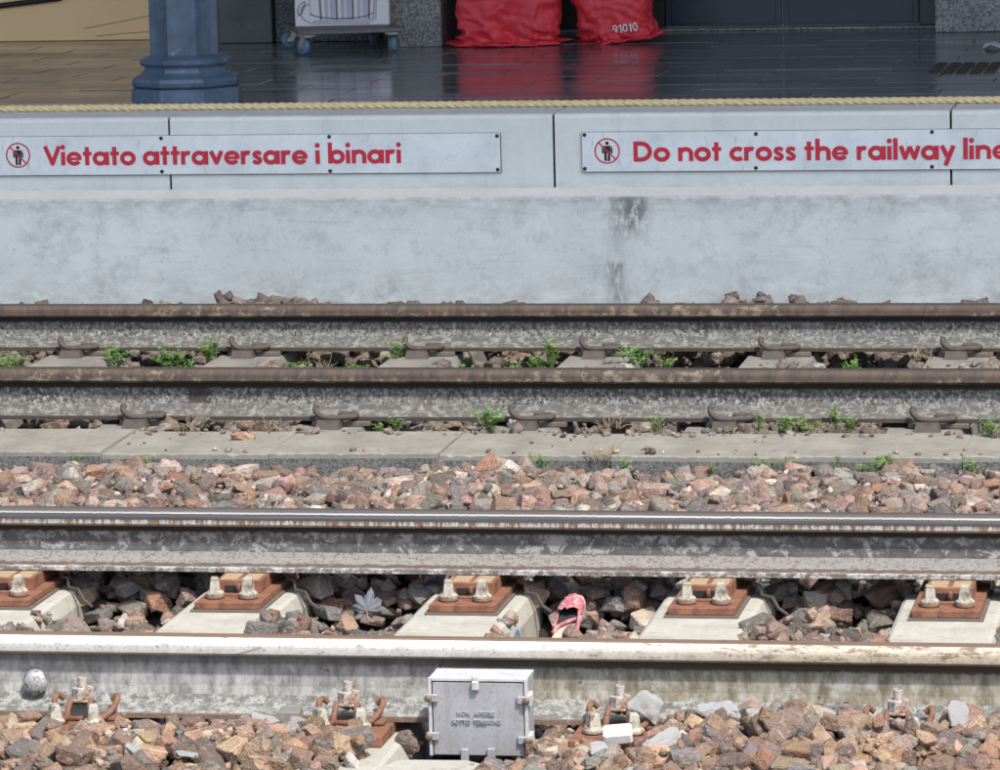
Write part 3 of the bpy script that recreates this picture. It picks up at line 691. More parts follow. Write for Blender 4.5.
# ------------------------------------------------------------------ lettering
def arc(cx, cy, rx, ry, a0, a1, n=20):
    return [(cx + rx * math.cos(R(a0 + (a1 - a0) * i / n)), cy + ry * math.sin(R(a0 + (a1 - a0) * i / n))) for i in range(n + 1)]
ST = .325
def glyphs():
    g = {}; w = ST; h = w / 2; O = lambda cx: (arc(cx, .5, .372, .372, 0, 360, 36), w)
    g['o'] = ([O(.51)], [], 1.04)
    g['a'] = ([(arc(.49, .5, .36, .372, 0, 360, 36), w), ([(.93, 0), (.93, 1)], w)], [], 1.10)
    g['b'] = ([(arc(.61, .5, .36, .372, 0, 360, 36), w), ([(.165, 0), (.165, 1.56)], w)], [], 1.12)
    g['c'] = ([(arc(.52, .5, .372, .372, 48, 312, 26), w)], [], .86)
    g['e'] = ([(arc(.51, .5, .372, .372, 0, 328, 30), w * .95), ([(.2, .49), (.99, .49)], w * .62)], [], 1.04)
    g['n'] = ([([(.165, 0), (.165, 1)], w), ([(.165, .42)] + arc(.50, .56, .325, .31, 170, 0, 14) + [(.825, 0)], w)], [], 1.0)
    g['h'] = ([([(.165, 0), (.165, 1.56)], w), ([(.165, .42)] + arc(.50, .56, .325, .31, 170, 0, 14) + [(.825, 0)], w)], [], 1.0)
    g['r'] = ([([(.165, 0), (.165, 1)], w), ([(.165, .45)] + arc(.47, .52, .30, .34, 170, 62, 10), w)], [], .70)
    g['s'] = ([([(.62, .80)] + arc(.37, .715, .195, .165, 40, 250, 12) + arc(.345, .29, .205, .175, 78, -140, 14) + [(.08, .22)], w * .88)], [], .72)
    g['t'] = ([([(.30, 0), (.30, 1.36)], w), ([(.03, .87), (.60, .87)], w * .86)], [], .64)
    g['i'] = ([([(.165, 0), (.165, 1)], w)], [(.165, 1.36, .185)], .35)
    g['l'] = ([([(.165, 0), (.165, 1.56)], w)], [], .35)
    g['v'] = ([([(.13, 1), (.47, .12)], w), ([(.81, 1), (.47, .12)], w), ([(.37, .09), (.57, .09)], .18)], [], .94)
    g['w'] = ([([(.12, 1), (.38, .12)], w * .95), ([(.66, .95), (.38, .12)], w * .9), ([(.66, .95), (.94, .12)], w * .9), ([(1.20, 1), (.94, .12)], w * .95), ([(.28, .09), (.48, .09)], .18), ([(.84, .09), (1.04, .09)], .18)], [], 1.32)
    g['y'] = ([([(.12, 1), (.46, .22)], w), ([(.83, 1), (.34, -.42)], w)], [], .94)
    g['V'] = ([([(.14, 1.44), (.60, .14)], w), ([(1.06, 1.44), (.60, .14)], w), ([(.49, .10), (.71, .10)], .2)], [], 1.12)
    g['D'] = ([([(.165, 0), (.165, 1.44)], w), ([(.1, 1.30), (.48, 1.30)] + arc(.48, .72, .56, .58, 90, -90, 22) + [(.1, .14)], w)], [], 1.24)
    # capitals and figures, thin-stroke for castings, cap height 1.44
    g['N'] = ([([(.12, 0), (.12, 1.44)], w), ([(.12, 1.38), (.88, .06)], w), ([(.88, 0), (.88, 1.44)], w)], [], 1.1)
    g['O'] = ([(arc(.58, .72, .46, .6, 0, 360, 28), w)], [], 1.2)
    g['A'] = ([([(.08, 0), (.54, 1.40)], w), ([(1.0, 0), (.54, 1.40)], w), ([(.24, .45), (.84, .45)], w * .8)], [], 1.12)
    g['P'] = ([([(.14, 0), (.14, 1.44)], w), ([(.14, 1.32), (.48, 1.32)] + arc(.48, .98, .32, .34, 90, -90, 12) + [(.14, .64)], w)], [], .92)
    g['R'] = (g['P'][0] + [([(.44, .62), (.84, 0)], w)], [], 1.0)
    g['I'] = ([([(.14, 0), (.14, 1.44)], w)], [], .36)
    g['E'] = ([([(.14, 0), (.14, 1.44)], w), ([(.14, 1.32), (.8, 1.32)], w), ([(.14, .72), (.74, .72)], w), ([(.14, .12), (.8, .12)], w)], [], .92)
    g['T'] = ([([(.46, 0), (.46, 1.32)], w), ([(.02, 1.32), (.9, 1.32)], w)], [], .96)
    g['S'] = ([([(.80, 1.12)] + arc(.46, 1.03, .30, .29, 30, 250, 12) + arc(.44, .40, .32, .29, 80, -150, 14), w)], [], .94)
    g['9'] = ([(arc(.48, .98, .33, .33, 0, 360, 24), w), ([(.80, .92)] + arc(.40, .92, .40, .80, -10, -70, 8), w)], [], 1.0)
    g['1'] = ([([(.44, 0), (.44, 1.44)], w), ([(.44, 1.34), (.14, 1.08)], w * .8)], [], .68)
    g['0'] = ([(arc(.48, .72, .33, .60, 0, 360, 28), w)], [], 1.0)
    return g
GL = glyphs()
class Flat:
    """flat strokes collected in a plane: x right, y up, tiny steps in depth"""
    def __init__(s): s.v = []; s.f = []; s.n = 0; s.m = []
    def ribbon(s, pts, w, dz=.00006, m=0, thick=0):
        P = [np.array(p, float) for p in pts]; P = [p for i, p in enumerate(P) if i == 0 or np.abs(p - P[i - 1]).max() > 1e-7]; closed = np.allclose(P[0], P[-1]) and len(P) > 3
        if closed: P = P[:-1]
        n = len(P); L = []; z = .0003 + s.n * dz; s.n = (s.n + 1) % 40
        for i in range(n):
            a = P[(i - 1) % n] if closed or i > 0 else None; b = P[(i + 1) % n] if closed or i < n - 1 else None
            def nr(d): d = d / np.linalg.norm(d); return np.array([-d[1], d[0]])
            if a is None: o = nr(b - P[i]); k = 1
            elif b is None: o = nr(P[i] - a); k = 1
            else:
                n1, n2 = nr(P[i] - a), nr(b - P[i]); o = n1 + n2; o /= max(1e-6, np.linalg.norm(o)); k = min(1.6, 1 / max(.3, o @ n1))
            L.append((P[i] + o * w / 2 * k, P[i] - o * w / 2 * k))
        b0 = len(s.v)
        for l, r in L: s.v += [(l[0], l[1], z), (r[0], r[1], z)]
        for i in range(n if closed else n - 1):
            j = (i + 1) % n; s.f.append((b0 + 2 * i + 1, b0 + 2 * j + 1, b0 + 2 * j, b0 + 2 * i)); s.m.append(m)
    def poly(s, pts, dz=.00006, m=0):
        z = .0003 + s.n * dz; s.n = (s.n + 1) % 40; b0 = len(s.v); s.v += [(p[0], p[1], z) for p in pts]; s.f.append(tuple(range(b0, b0 + len(pts)))); s.m.append(m)
    def text(s, t, x, y, xh, width=None, bold=1, m=0, sp=.42):
        adv = 0; items = []
        for ch in t:
            if ch == ' ': adv += sp; continue
            items.append((ch, adv)); adv += GL[ch][2] + .015
        kx = width / adv if width else xh
        for ch, a in items:
            st, dots, _ = GL[ch]
            for pts, w in st:
                s.ribbon([(x + (a + p[0]) * kx, y + p[1] * xh) for p in pts], w * xh * bold, m=m)
            for cx, cy, r in dots: s.poly([(x + (a + cx) * kx + r * xh * math.cos(q * math.pi / 9), y + cy * xh + r * xh * math.sin(q * math.pi / 9)) for q in range(18)], m=m)
        return adv * kx
    def build(s, name, mats, parent, mat, thick=None):
        m = MB(); m.add(s.v, s.f, 0, False, mat); m.m = list(s.m)
        o = m.build(name, mats, parent)
        return o
FRONT = Matrix(((1, 0, 0, 0), (0, 0, -1, 0), (0, 1, 0, 0), (0, 0, 0, 1)))   # plane facing -Y

def sign(x0, x1, txt, tx, tw, xh, icon, lab, screws):
    zc = .444; hh = .0735; yb = PY - .0135
    o = empty('sign', (x0, yb, zc)); tag(o, lab, 'sign', 'warning signs on the platform wall'); L = x1 - x0
    m = MB(); m.box(0, L, .0025, .012, -hh, hh, ch=.001); m.build('backing', M_edge, o)
    m = MB(); m.box(.002, L - .002, 0, .0024, -hh + .002, hh - .001); m.build('panel', M_sign, o)
    f = Flat(); f.text(txt, tx - x0, -.036, xh, tw); f.build('lettering', M_red, o, FRONT)
    ic = Flat(); cx = icon - x0; cy = .0035
    ic.ribbon([(cx - .017, cy + .012), (cx - .0165, cy - .009)], .006, m=1); ic.ribbon([(cx + .017, cy + .012), (cx + .0165, cy - .009)], .006, m=1)
    ic.poly([(cx - .019, cy + .016), (cx + .019, cy + .016), (cx + .014, cy + .019), (cx - .014, cy + .019)], m=1)
    ic.poly([(cx - .0125, cy - .008), (cx + .0125, cy - .008), (cx + .0135, cy + .0162), (cx - .0135, cy + .0162)], m=1)
    ic.ribbon([(cx - .0065, cy - .006), (cx - .006, cy - .037)], .0095, m=1); ic.ribbon([(cx + .0065, cy - .006), (cx + .006, cy - .037)], .0095, m=1)
    ic.poly([(cx + .0068 * math.cos(q * .349), cy + .0285 + .0068 * math.sin(q * .349)) for q in range(18)], m=1)
    ic.ribbon(arc(cx, cy, .0445, .0445, 0, 360, 48), .0055); ic.ribbon([(cx - .031, cy + .031), (cx + .031, cy - .031)], .0055)
    ic.build('pictogram', [M_red, M_black], o, FRONT)
    for sx, sz in screws:
        m = MB(); m.lathe([(.0072, 0), (.0072, .002), (.005, .0035)], 12); m.build('screw', M_screw_dark, o, (sx - x0, 0, sz - zc)).rotation_euler.x = R(90)
    return o
sign(-4.765, -2.826, 'Vietato attraversare i binari', -4.568, 1.372, .0505, -4.665, 'white sign with red words Vietato attraversare i binari', ((-4.752, .505), (-4.752, .384), (-4.11, .507), (-4.111, .383), (-3.469, .508), (-3.469, .381), (-2.838, .506), (-2.838, .382)))
sign(-2.525, -.585, 'Do not cross the railway line', -2.335, 1.370, .0505, -2.43, 'white sign with red words Do not cross the railway line', ((-2.513, .507), (-2.514, .383), (-1.882, .506), (-1.884, .382), (-1.244, .508), (-1.245, .382), (-.6, .506), (-.6, .382)))

# ------------------------------------------------------------------ column and canopy
def column(x, lab):
    o = empty('iron_column', (x, 7.06, PZ)); tag(o, lab, 'column', 'iron columns of the platform canopy')
    a8 = R(22.5 + 9)
    m = MB(); m.lathe([(.222, 0), (.222, .062), (.216, .068)], 8, smooth=False, rot=a8); m.build('plinth', M_column, o)
    m = MB(); m.lathe([(.205, .0685), (.216, .078), (.219, .092), (.214, .106), (.200, .114), (.185, .119), (.172, .128), (.165, .142), (.166, .150), (.178, .154), (.185, .161), (.186, .170), (.180, .178), (.166, .183), (.152, .187), (.143, .192)], 8, smooth=False, rot=a8)
    m.build('base_moulding', M_column, o)
    def flute(a, z):
        q = (a / (math.pi / 4)) % 1; d = abs(q - .5) * 2          # 1 at corners
        r = math.cos(math.pi / 8) / math.cos((q - .5) * math.pi / 4)
        return r * (1 - .035 * max(0, 1 - (d / .72) ** 6)) + (.012 if d > .86 else 0)
    m = MB(); m.lathe([(.140, .1925), (.140, 4.55)], 96, smooth=False, rot=a8, rf=flute); m.build('shaft', M_column, o)
    m = MB(); m.lathe([(.14, 4.551), (.2, 4.6), (.22, 4.7), (.22, 4.76)], 8, smooth=False, rot=a8); m.build('capital', M_column, o)
column(-4.165, 'blue-grey fluted iron column standing on the wet platform at the left')
column(-10.2, 'blue-grey fluted iron column outside the frame'); column(1.9, 'blue-grey fluted iron column outside the frame')
CAN_Y = 3.65  # unseen roof edge, pushed out over the far track to shade the wall
m = MB(); m.box(-26, 26, CAN_Y, 12.5, 5.36, 5.55); m.box(-26, 26, CAN_Y, CAN_Y + .1, 5.1, 5.3595)
can = tag(m.build('canopy', M_roof), kind='structure')

# ------------------------------------------------------------------ station building
b = empty('station_building', (0, 10.4, PZ)); tag(b, 'station building front with granite piers and dark navy doors behind the platform', 'building')
def bbox(name, x0, x1, y0, y1, z0, z1, mat, ch=.004, par=b):
    m = MB(); m.box(x0, x1, y0 - 10.4, y1 - 10.4, z0, z1, ch=ch); return m.build(name, mat, par)
bbox('stone_pier', -3.995, -3.745, 10.06, 10.9, 0, 4.7, M_gran_light)
bbox('stone_pier', -4.62, -4.0, 10.5, 11.0, 0, 4.7, M_gran_dark)
bbox('stone_pier', -4.95, -4.625, 10.46, 11.0, 0, 4.7, M_stone_green)
bbox('stone_pier', -5.04, -4.955, 10.6, 11.0, 0, 4.7, M_darkwall)
bp = bbox('beige_wall', -16, -5.045, 10.78, 11.0, 0, 4.7, M_beige)
m = MB(); m.tube([(-6.95, .355, .075), (-5.72, .355, .205)], .013, 8); m.build('handrail', M_blackplastic, bp)
m = MB(); m.add([(-5.62, .3785, .055), (-5.05, .3785, .155), (-5.05, .3785, .158), (-5.62, .3785, .058)], [(0, 1, 2, 3)]); m.add([(-5.56, .3785, .02), (-5.05, .3785, .055), (-5.05, .3785, .058), (-5.56, .3785, .023)], [(0, 1, 2, 3)]); m.build('joint_line', M_edge, bp)
bbox('recess_wall', -3.74, -2.86, 10.98, 11.1, 0, 4.7, M_darkwall)
bbox('door_step', -3.74, -1.56, 10.92, 11.2, 0, .012, M_gran_light, .002)
for (x0, x1) in ((-2.855, -2.305), (-2.30, -1.665)):
    d = bbox('door', x0, x1, 11.0, 11.06, .016, 2.3, M_navy, .003)
    bbox('glass_pane', x0 + .06, x1 - .06, 10.996, 10.999, .45, 2.2, M_glass, 0, d)
    bbox('kick_plate', x0 + .03, x1 - .03, 10.994, 10.998, .03, .4, M_navy, .001, d)
bbox('door_frame', -1.66, -1.565, 10.96, 11.1, 0.013, 2.5, M_navy)
bbox('lintel', -3.74, -1.565, 10.97, 11.15, 2.51, 4.7, M_darkwall)
def_pier = bbox('stone_pier', -1.56, -.4, 10.62, 11.1, 0, 4.7, M_gran_light)
bbox('plaster_wall', -.395, 26, 10.7, 11.1, 0, 4.7, M_stone_green)
bbox('plaster_wall', -26, -16.01, 10.7, 11.1, 0, 4.7, M_stone_green)

# paper scrap
m = MB(); vs = []
for j in range(4):
    for i in range(5): vs.append((i * .04 + .01 * math.sin(j), j * .06, .004 + .018 * abs(math.sin(i * 1.7 + j * 2.1))))
m.add(vs, [(j * 5 + i, j * 5 + i + 1, (j + 1) * 5 + i + 1, (j + 1) * 5 + i) for j in range(3) for i in range(4)])
tag(m.build('paper_scrap', M_white, None, (-1.27, 9.45, PZ + .001)), 'crumpled white paper scrap on the wet platform near the right edge', 'paper')

# ------------------------------------------------------------------ trolley with display panel
tr = empty('trolley', (-4.17, 9.93, PZ), R(19)); tag(tr, 'grey flat trolley on blue castors carrying the white display panel', 'trolley')
m = MB(); m.box(-.235, .235, -.30, .30, .092, .112, ch=.003); m.build('deck', M_deck, tr)
def castor(x, y, a):
    c = MB(); c.box(-.03, .03, -.03, .03, .082, .0915, ch=.001); c = c.build('castor', M_zinc, tr, (x, y, 0)); c.rotation_euler.z = a
    m = MB()
    for s in (-1, 1): m.hull([(s * .0165 + e, yy, z) for e in (-.0015, .0015) for yy, z in ((-.02, .082), (.02, .082), (.032, .035), (.018, .03))])
    m.box(-.018, .018, -.02, .02, .078, .0815); m.build('fork', M_zinc, c)
    Mx = Matrix.Translation((0, .024, .0375)) @ Matrix.Rotation(R(90), 4, 'Y')
    m = MB(); m.lathe([(.018, -.0125), (.034, -.0125), (.037, -.009), (.037, .009), (.034, .0125), (.018, .0125)], 24, mat=Mx); m.build('wheel', M_blue_wheel, c)
    m = MB(); m.lathe([(.014, -.0145), (.0165, -.013), (.0165, .013), (.014, .0145)], 16, mat=Mx); m.build('hub', M_zinc, c)
for x, y, a in ((-.195, -.25, .5), (.195, -.25, -.4), (-.195, .25, 1.8), (.195, .25, 2.2)): castor(x, y, a)
db = empty('display_panel', (-4.17, 9.93, PZ + .1125), R(8)); tag(db, 'white display panel with a line drawing of a striped cup, standing on the trolley', 'display panel')
m = MB(); m.box(-.212, .212, -.05, .05, 0, 1.35, ch=.003); m.build('panel', M_board, db)
f = Flat(); 
for i in range(11):
    xx = -.10 + i * .024; f.poly([(xx, .022), (xx + .010 + .006 * (i % 3), .022), (xx + .014 + .006 * (i % 3) + (i - 5) * .004, .62), (xx + (i - 5) * .004, .62)], m=1 if i % 3 else 2)
f.poly([(-.14, .008), (-.128, .028), (.128, .028), (.14, .05), (.145, .02), (.12, .004)], m=1)
f.ribbon([(-.165, .62), (-.142, .05)] + arc(0, .06, .142, .028, 190, 350, 14) + [(.142, .05), (.165, .62)], .004)
f.ribbon(spline([(-.142, .1, 0), (-.175, .085, 0), (-.18, .04, 0), (-.14, .012, 0)], 5) and [(p.x, p.y) for p in spline([(-.142, .1, 0), (-.175, .085, 0), (-.18, .04, 0), (-.14, .012, 0)], 5)], .003)
f.ribbon([(p.x, p.y) for p in spline([(-.19, .05, 0), (-.2, .07, 0), (-.185, .1, 0), (-.165, .11, 0), (-.17, .08, 0), (-.19, .05, 0)], 5)], .003)
f.ribbon([(-.2, .045), (-.168, .105)], .002)
f.build('drawing', [M_black, M_lilac, M_grey_ink], db, Matrix.Translation((0, -.0502, 0)) @ FRONT)

# ------------------------------------------------------------------ red bags
def bag(x, y, w, d, h, rz, seed, lab, txt):
    o = empty('red_bag', (x, y, PZ), rz); tag(o, lab, 'bag', 'red bags standing by the dark recess')
    nA, nZ = 200, 56; vs = []
    def pt(a, t, out=1.):
        c, s_ = math.cos(a), math.sin(a); n = 4.2
        r = 1 / (abs(c) ** n + abs(s_) ** n) ** (1 / n)
        z = h * t; bul = 1 - .10 * math.exp(-t * 30) + .07 * math.exp(-((t - .05) / .06) ** 2) + .03 * math.sin(t * 3) - (.35 * max(0, t - .8) / .2)
        px, py = r * c * w / 2 * bul * out, r * s_ * d / 2 * bul * out
        q = Vector((px * 5 + seed, py * 5, z * 6)); cr = abs(mnoise.noise(q * 1.1)) * 1.0 + .7 * abs(mnoise.noise(Vector((q.x * 1.6, q.y * 1.6, q.z * 4 + q.x)))) + .3 * abs(mnoise.noise(q * 5))
        k = (.085 * math.exp(-t * 6) + .02); 
        ex = -k * cr; l = math.hypot(px, py)
        return Vector((px + px / l * ex, py + py / l * ex, z + .010 * mnoise.noise(q * 2) * (t > 0)))
    ts = [(i / nZ) ** 2. for i in range(nZ + 1)]
    for t in ts:
        for k in range(nA): vs.append(pt(2 * math.pi * k / nA, t))
    fs = [(j * nA + k, j * nA + (k + 1) % nA, (j + 1) * nA + (k + 1) % nA, (j + 1) * nA + k) for j in range(nZ) for k in range(nA)]
    fs += [tuple(range(nA))[::-1], tuple(nZ * nA + k for k in range(nA))]
    m = MB(); m.add(vs, fs, 0, True); m.build('sack', M_bag, o)
    # crumpled seam flange round the foot
    m = MB(); vs = []
    for k in range(nA):
        a = 2 * math.pi * k / nA; p = pt(a, .03); dr = Vector((p.x, p.y, 0)).normalized()
        fl = .018 + .05 * max(0, mnoise.noise(Vector((a * 2.2 + seed, 1, 0)))) + .05 * (abs(math.cos(a)) ** 8)
        zz = .006 + .03 * max(0, mnoise.noise(Vector((a * 3.1, seed, 0)))) + .012 * (abs(math.cos(a)) ** 8)
        vs += [p - dr * .02 + Vector((0, 0, .012)), p + dr * fl * .5 + Vector((0, 0, -p.z + .012 + zz * .6)), p + dr * fl + Vector((0, 0, -p.z + zz)), p - dr * .02 + Vector((0, 0, -p.z + .002))]
    m.add(vs, [(4 * k + i, 4 * ((k + 1) % nA) + i, 4 * ((k + 1) % nA) + i + 1, 4 * k + i + 1) for k in range(nA) for i in range(3)], 0, True)
    m.build('seam', M_bag, o)
    if txt:
        f = Flat(); f.text(txt, 0, 0, .026, .115, bold=.8)
        mt = MB(); out = []
        for (a_, b_, c_) in f.v:
            xx, zz = a_ + .0 , b_ + .048
            # nearest front surface point
            best = None; t = zz / h
            lo, hi = -math.pi, 0.
            for it in range(40):
                ang = (lo + hi) / 2; p = pt(ang, t)
                if p.x < xx: lo = ang
                else: hi = ang
            out.append((xx, min(pt(ang + da, max(.001, t + dt)).y for da in (-.03, 0, .03) for dt in (-.02, 0, .02)) - .003 - c_, zz))
        mt.add(out, f.f); mt.build('print', M_white, o)
    return o
bag(-3.445, 10.12, .475, .34, .62, R(6), 3.1, 'larger red sack bag with crumpled base, left one of two on the platform', None)
bag(-2.965, 10.24, .365, .30, .62, R(2), 8.7, 'smaller red sack bag with white number 91010, right one of two', '91010').rotation_euler.y = R(-6)

# ------------------------------------------------------------------ junction box at the near rail
BX0, BW, BZ0, BH, BY0, BD = -1.808, .217, -.236, .172, -.172, .088
bx_ = empty('junction_box', (BX0 + BW / 2, BY0, BZ0)); tag(bx_, 'grey metal junction box with white lid top and embossed words in front of nearest rail', 'box')
w2 = BW / 2
m = MB(); m.box(-w2 + .004, w2 - .001, .014, BD, 0, BH - .004, ch=.003); m.build('body', M_alu, bx_)
m = MB(); m.box(-w2 + .003, w2, .012, BD + .002, BH - .0035, BH + .002, ch=.001); m.build('lid', M_alu_top, bx_)
m = MB(); t_ = .007      # rim frame
m.box(-w2, -w2 + t_, 0, .0135, 0, BH, ch=.001); m.box(w2 - t_, w2, 0, .0135, 0, BH, ch=.001); m.box(-w2 + t_ + .0002, w2 - t_ - .0002, .0003, .0132, BH - t_, BH, ch=.001)
m.build('rim', M_alu_top, bx_)
m = MB(); m.box(-w2 + .0095, w2 - .0095, .002, .012, .002, BH - .0095, ch=.0015); dr = m.build('door', M_alu, bx_)
f = Flat(); 
for t, x, y, wd in (('NON  APRIRE', -.046, .090, .083), ('SOTTO  TENSIONE', -.058, .072, .108)): f.text(t, x, y, .0066, wd, bold=.62)
# emboss: extrude the strokes
mm = MB()
for fc in f.f:
    q = [f.v[i] for i in fc]; a = [(p[0], .0022, p[1]) for p in q]; bq = [(p[0], -.0004 - p[2], p[1]) for p in q]; n = len(q)
    mm.add(a + bq, [tuple(range(n, 2 * n))] + [(i, (i + 1) % n, n + (i + 1) % n, n + i) for i in range(n)])
mm.build('embossed_words', M_alu, dr)
m = MB(); m.box(-.012, .004, -.010, .002, BH - .026, BH - .004, ch=.003); m.box(-.010, .002, -.004, .012, BH - .0038, BH + .004, ch=.001); m.build('latch', M_alu_top, bx_)
for sx, zz in ((-1, .128), (-1, .044), (1, .126), (1, .038)):
    m = MB(); m.box(-.021, .006, -.006, .0015, -.0085, .0085, ch=.0015) if sx > 0 else m.box(-.006, .021, -.006, .0015, -.0085, .0085, ch=.0015)
    lg = m.build('lug', M_alu, bx_, (sx * (w2 - .001), 0, zz))
    m = MB(); m.lathe([(.0078, 0), (.008, .004), (.0065, .0066), (.003, .0072)], 12, mat=Matrix.Translation((0, -.006, 0)) @ Matrix.Rotation(R(90), 4, 'X')); m.build('bolt', M_brass, lg)
    if sx > 0:
        m = MB(); m.hull([(x, y, z) for x in (-.001, .010) for y, z in ((.0, -.012), (.0, .010), (.03, .014), (.03, -.004))]); m.build('hinge', M_alu_top, lg)
for x, z0, z1 in ((-.030, -.02, .018), (.028, -.03, .020)):
    m = MB(); m.box(x - .0085, x + .0085, -.010, .0, z0, z1, ch=.0015); m.build('bracket', M_alu, bx_)

# big splashed bolt on the near web
m = MB(); Mx = Matrix.Rotation(R(90), 4, 'X')
kb = empty('web_bolt', (-2.727, -.009, -.118)); tag(kb, 'round white splashed bolt head on the nearest rail web at the left', 'bolt')
m.lathe([(.010, 0), (.010, .012), (.027, .013), (.0285, .017), (.0275, .024), (.021, .031), (.012, .035), (.004, .036)], 22, mat=Mx); m.build('bolt_cap', M_knob, kb)
m = MB(); m.lathe([(.013, .0), (.0145, .01), (.012, .02)], 6, mat=Matrix.Translation((0, -.012, -.018)) @ Mx, smooth=False); m.build('bolt_nut', M_rust_dark, kb)

# ------------------------------------------------------------------ stones
def stone_mesh(seed, bevel):
    rs = np.random.RandomState(seed); bm = bmesh.new()
    sx, sy, sz = 1, rs.uniform(.62, .95), rs.uniform(.45, .78)
    pts = []
    for a in (-1, 1):
        for b_ in (-1, 1):
            for c in (-1, 1): pts.append(np.array([a, b_, c]) * .66 + rs.uniform(-.30, .30, 3))
    for i in range(rs.randint(3, 7)):
        v = rs.normal(size=3); v /= np.linalg.norm(v); pts.append(v * rs.uniform(.86, 1.08))
    for p in pts: bm.verts.new((p[0] * sx, p[1] * sy, p[2] * sz))
    bmesh.ops.convex_hull(bm, input=list(bm.verts))
    bmesh.ops.delete(bm, geom=[v for v in bm.verts if not v.link_faces], context='VERTS')
    bmesh.ops.dissolve_limit(bm, angle_limit=.16, verts=bm.verts, edges=bm.edges)
    if bevel:
        bmesh.ops.bevel(bm, geom=list(bm.edges) + list(bm.verts), offset=.055, segments=1, affect='EDGES', profile=.5)
    bmesh.ops.triangulate(bm, faces=bm.faces)
    if bevel:
        bmesh.ops.subdivide_edges(bm, edges=[e for e in bm.edges if e.calc_length() > .30], cuts=1, use_grid_fill=False)
        bmesh.ops.triangulate(bm, faces=bm.faces); bm.normal_update()
        for v in bm.verts:
            q = v.co * 2.3 + Vector((seed, 0, 0)); v.co += v.normal * (.075 * mnoise.noise(q) + .035 * mnoise.noise(q * 2.7))
    bm.verts.index_update()
    V = np.array([v.co[:] for v in bm.verts]); F = np.array([[v.index for v in f.verts] for f in bm.faces])
    bm.free(); V = V - V.mean(0); V /= np.abs(V[:, 0]).max()
    return V, F
NS = 28
LO = [stone_mesh(100 + i, False) for i in range(NS)]; HI = [stone_mesh(100 + i, True) for i in range(NS)]
HIM = []
for i, (V, F) in enumerate(HI):
    me = bpy.data.meshes.new('stone'); me.from_pydata(V.tolist(), [], F.tolist()); me.materials.append(M_stone); HIM.append(me)
GS = .01; gx0, gy0 = XL - .1, -1.75
GW, GHh = int((XR + .1 - gx0) / GS), int((6.40 - gy0) / GS)
hg = np.zeros((GHh, GW)); blk = np.zeros((GHh, GW), bool); cap = np.full((GHh, GW), 9.)
YY = gy0 + (np.arange(GHh) + .5) * GS; XX = gx0 + (np.arange(GW) + .5) * GS
for j, y in enumerate(YY):
    for i0 in range(0, GW, 15): hg[j, i0:i0 + 15] = target(XX[min(GW - 1, i0 + 7)], y) - .085
def rect(x0, x1, y0, y1): 
    return slice(max(0, int((y0 - gy0) / GS)), max(0, int((y1 - gy0) / GS))), slice(max(0, int((x0 - gx0) / GS)), max(0, int((x1 - gx0) / GS)))
for y, zt, h in ((0, Z1, H1), (Y3, Z3, H3), (Y4, Z3, H3)):
    blk[rect(XL, XR, y - .05, y + .05)] = True; s_ = rect(XL, XR, y - .075, y + .075); hg[s_] = zt - h + .02
for k in range(-7, 5):
    x = X0 + SPN * k; s_ = rect(x - .135, x + .135, -.55, 2.05); hg[s_] = np.maximum(hg[s_], SLZ)
    blk[rect(x - .12, x + .12, .05, 1.8)] = True; blk[rect(x - .09, x + .09, -.19, .0)] = True
for k in range(-7, 6):
    x = X3 + SP2 * k; s_ = rect(x - .11, x + .13, Y3 - .4, Y4 + .4); hg[s_] = np.maximum(hg[s_], Z3 - H3 - .016)
    blk[rect(x - .09, x + .11, Y3 - .16, Y3 + .1)] = True; blk[rect(x - .10, x + .12, Y4 - .24, Y4 + .1)] = True
blk[rect(XL, XR, 2.835, 3.25)] = True
blk[rect(BX0 - .035, BX0 + BW + .03, BY0 - .04, .0)] = True
blk[rect(-1.93, -1.60, -.46, -.1)] = True; blk[rect(-1.96, -1.70, -.75, -.4)] = True      # flat slab in front of box
shoe_s = rect(-1.86, -1.70, 1.02, 1.48); blk[shoe_s] = True; blk[rect(-1.83, -1.66, .9, 1.42)] = True

PAL = {'a': [((182, 142, 112), 5), ((192, 152, 114), 4), ((164, 118, 84), 4), ((140, 134, 128), 2), ((196, 176, 150), 2), ((124, 102, 86), 3), ((160, 128, 114), 2), ((118, 116, 112), 2.5), ((206, 198, 186), 1.2)],
       'c': [((174, 138, 120), 5), ((150, 114, 98), 3), ((138, 134, 128), 5), ((104, 103, 100), 4.5), ((196, 182, 166), 3), ((166, 114, 84), 1.5), ((126, 110, 106), 1.5), ((186, 150, 124), 1.5)],
       'e': [((120, 116, 110), 4), ((140, 128, 118), 2), ((100, 98, 94), 3), ((130, 104, 88), 2), ((156, 150, 142), 1)]}
def pal(z):
    P_ = PAL[z]; w = np.array([p[1] for p in P_], float); c = P_[np.random.choice(len(P_), p=w / w.sum())][0]
    k = U(.76, 1.14); g = sum(c) / 3; c = srgb(*[min(238, max(20, (g + (q - g) * .74) * k + U(-5, 5))) for q in c]); return c
stones = []          # (mesh idx, loc, rot matrix, scale, color)
def rotm():
    e = Matrix.Rotation(U(0, 6.283), 3, 'Z') @ Matrix.Rotation(random.gauss(0, .42), 3, 'X') @ Matrix.Rotation(random.gauss(0, .42), 3, 'Y'); return np.array(e)
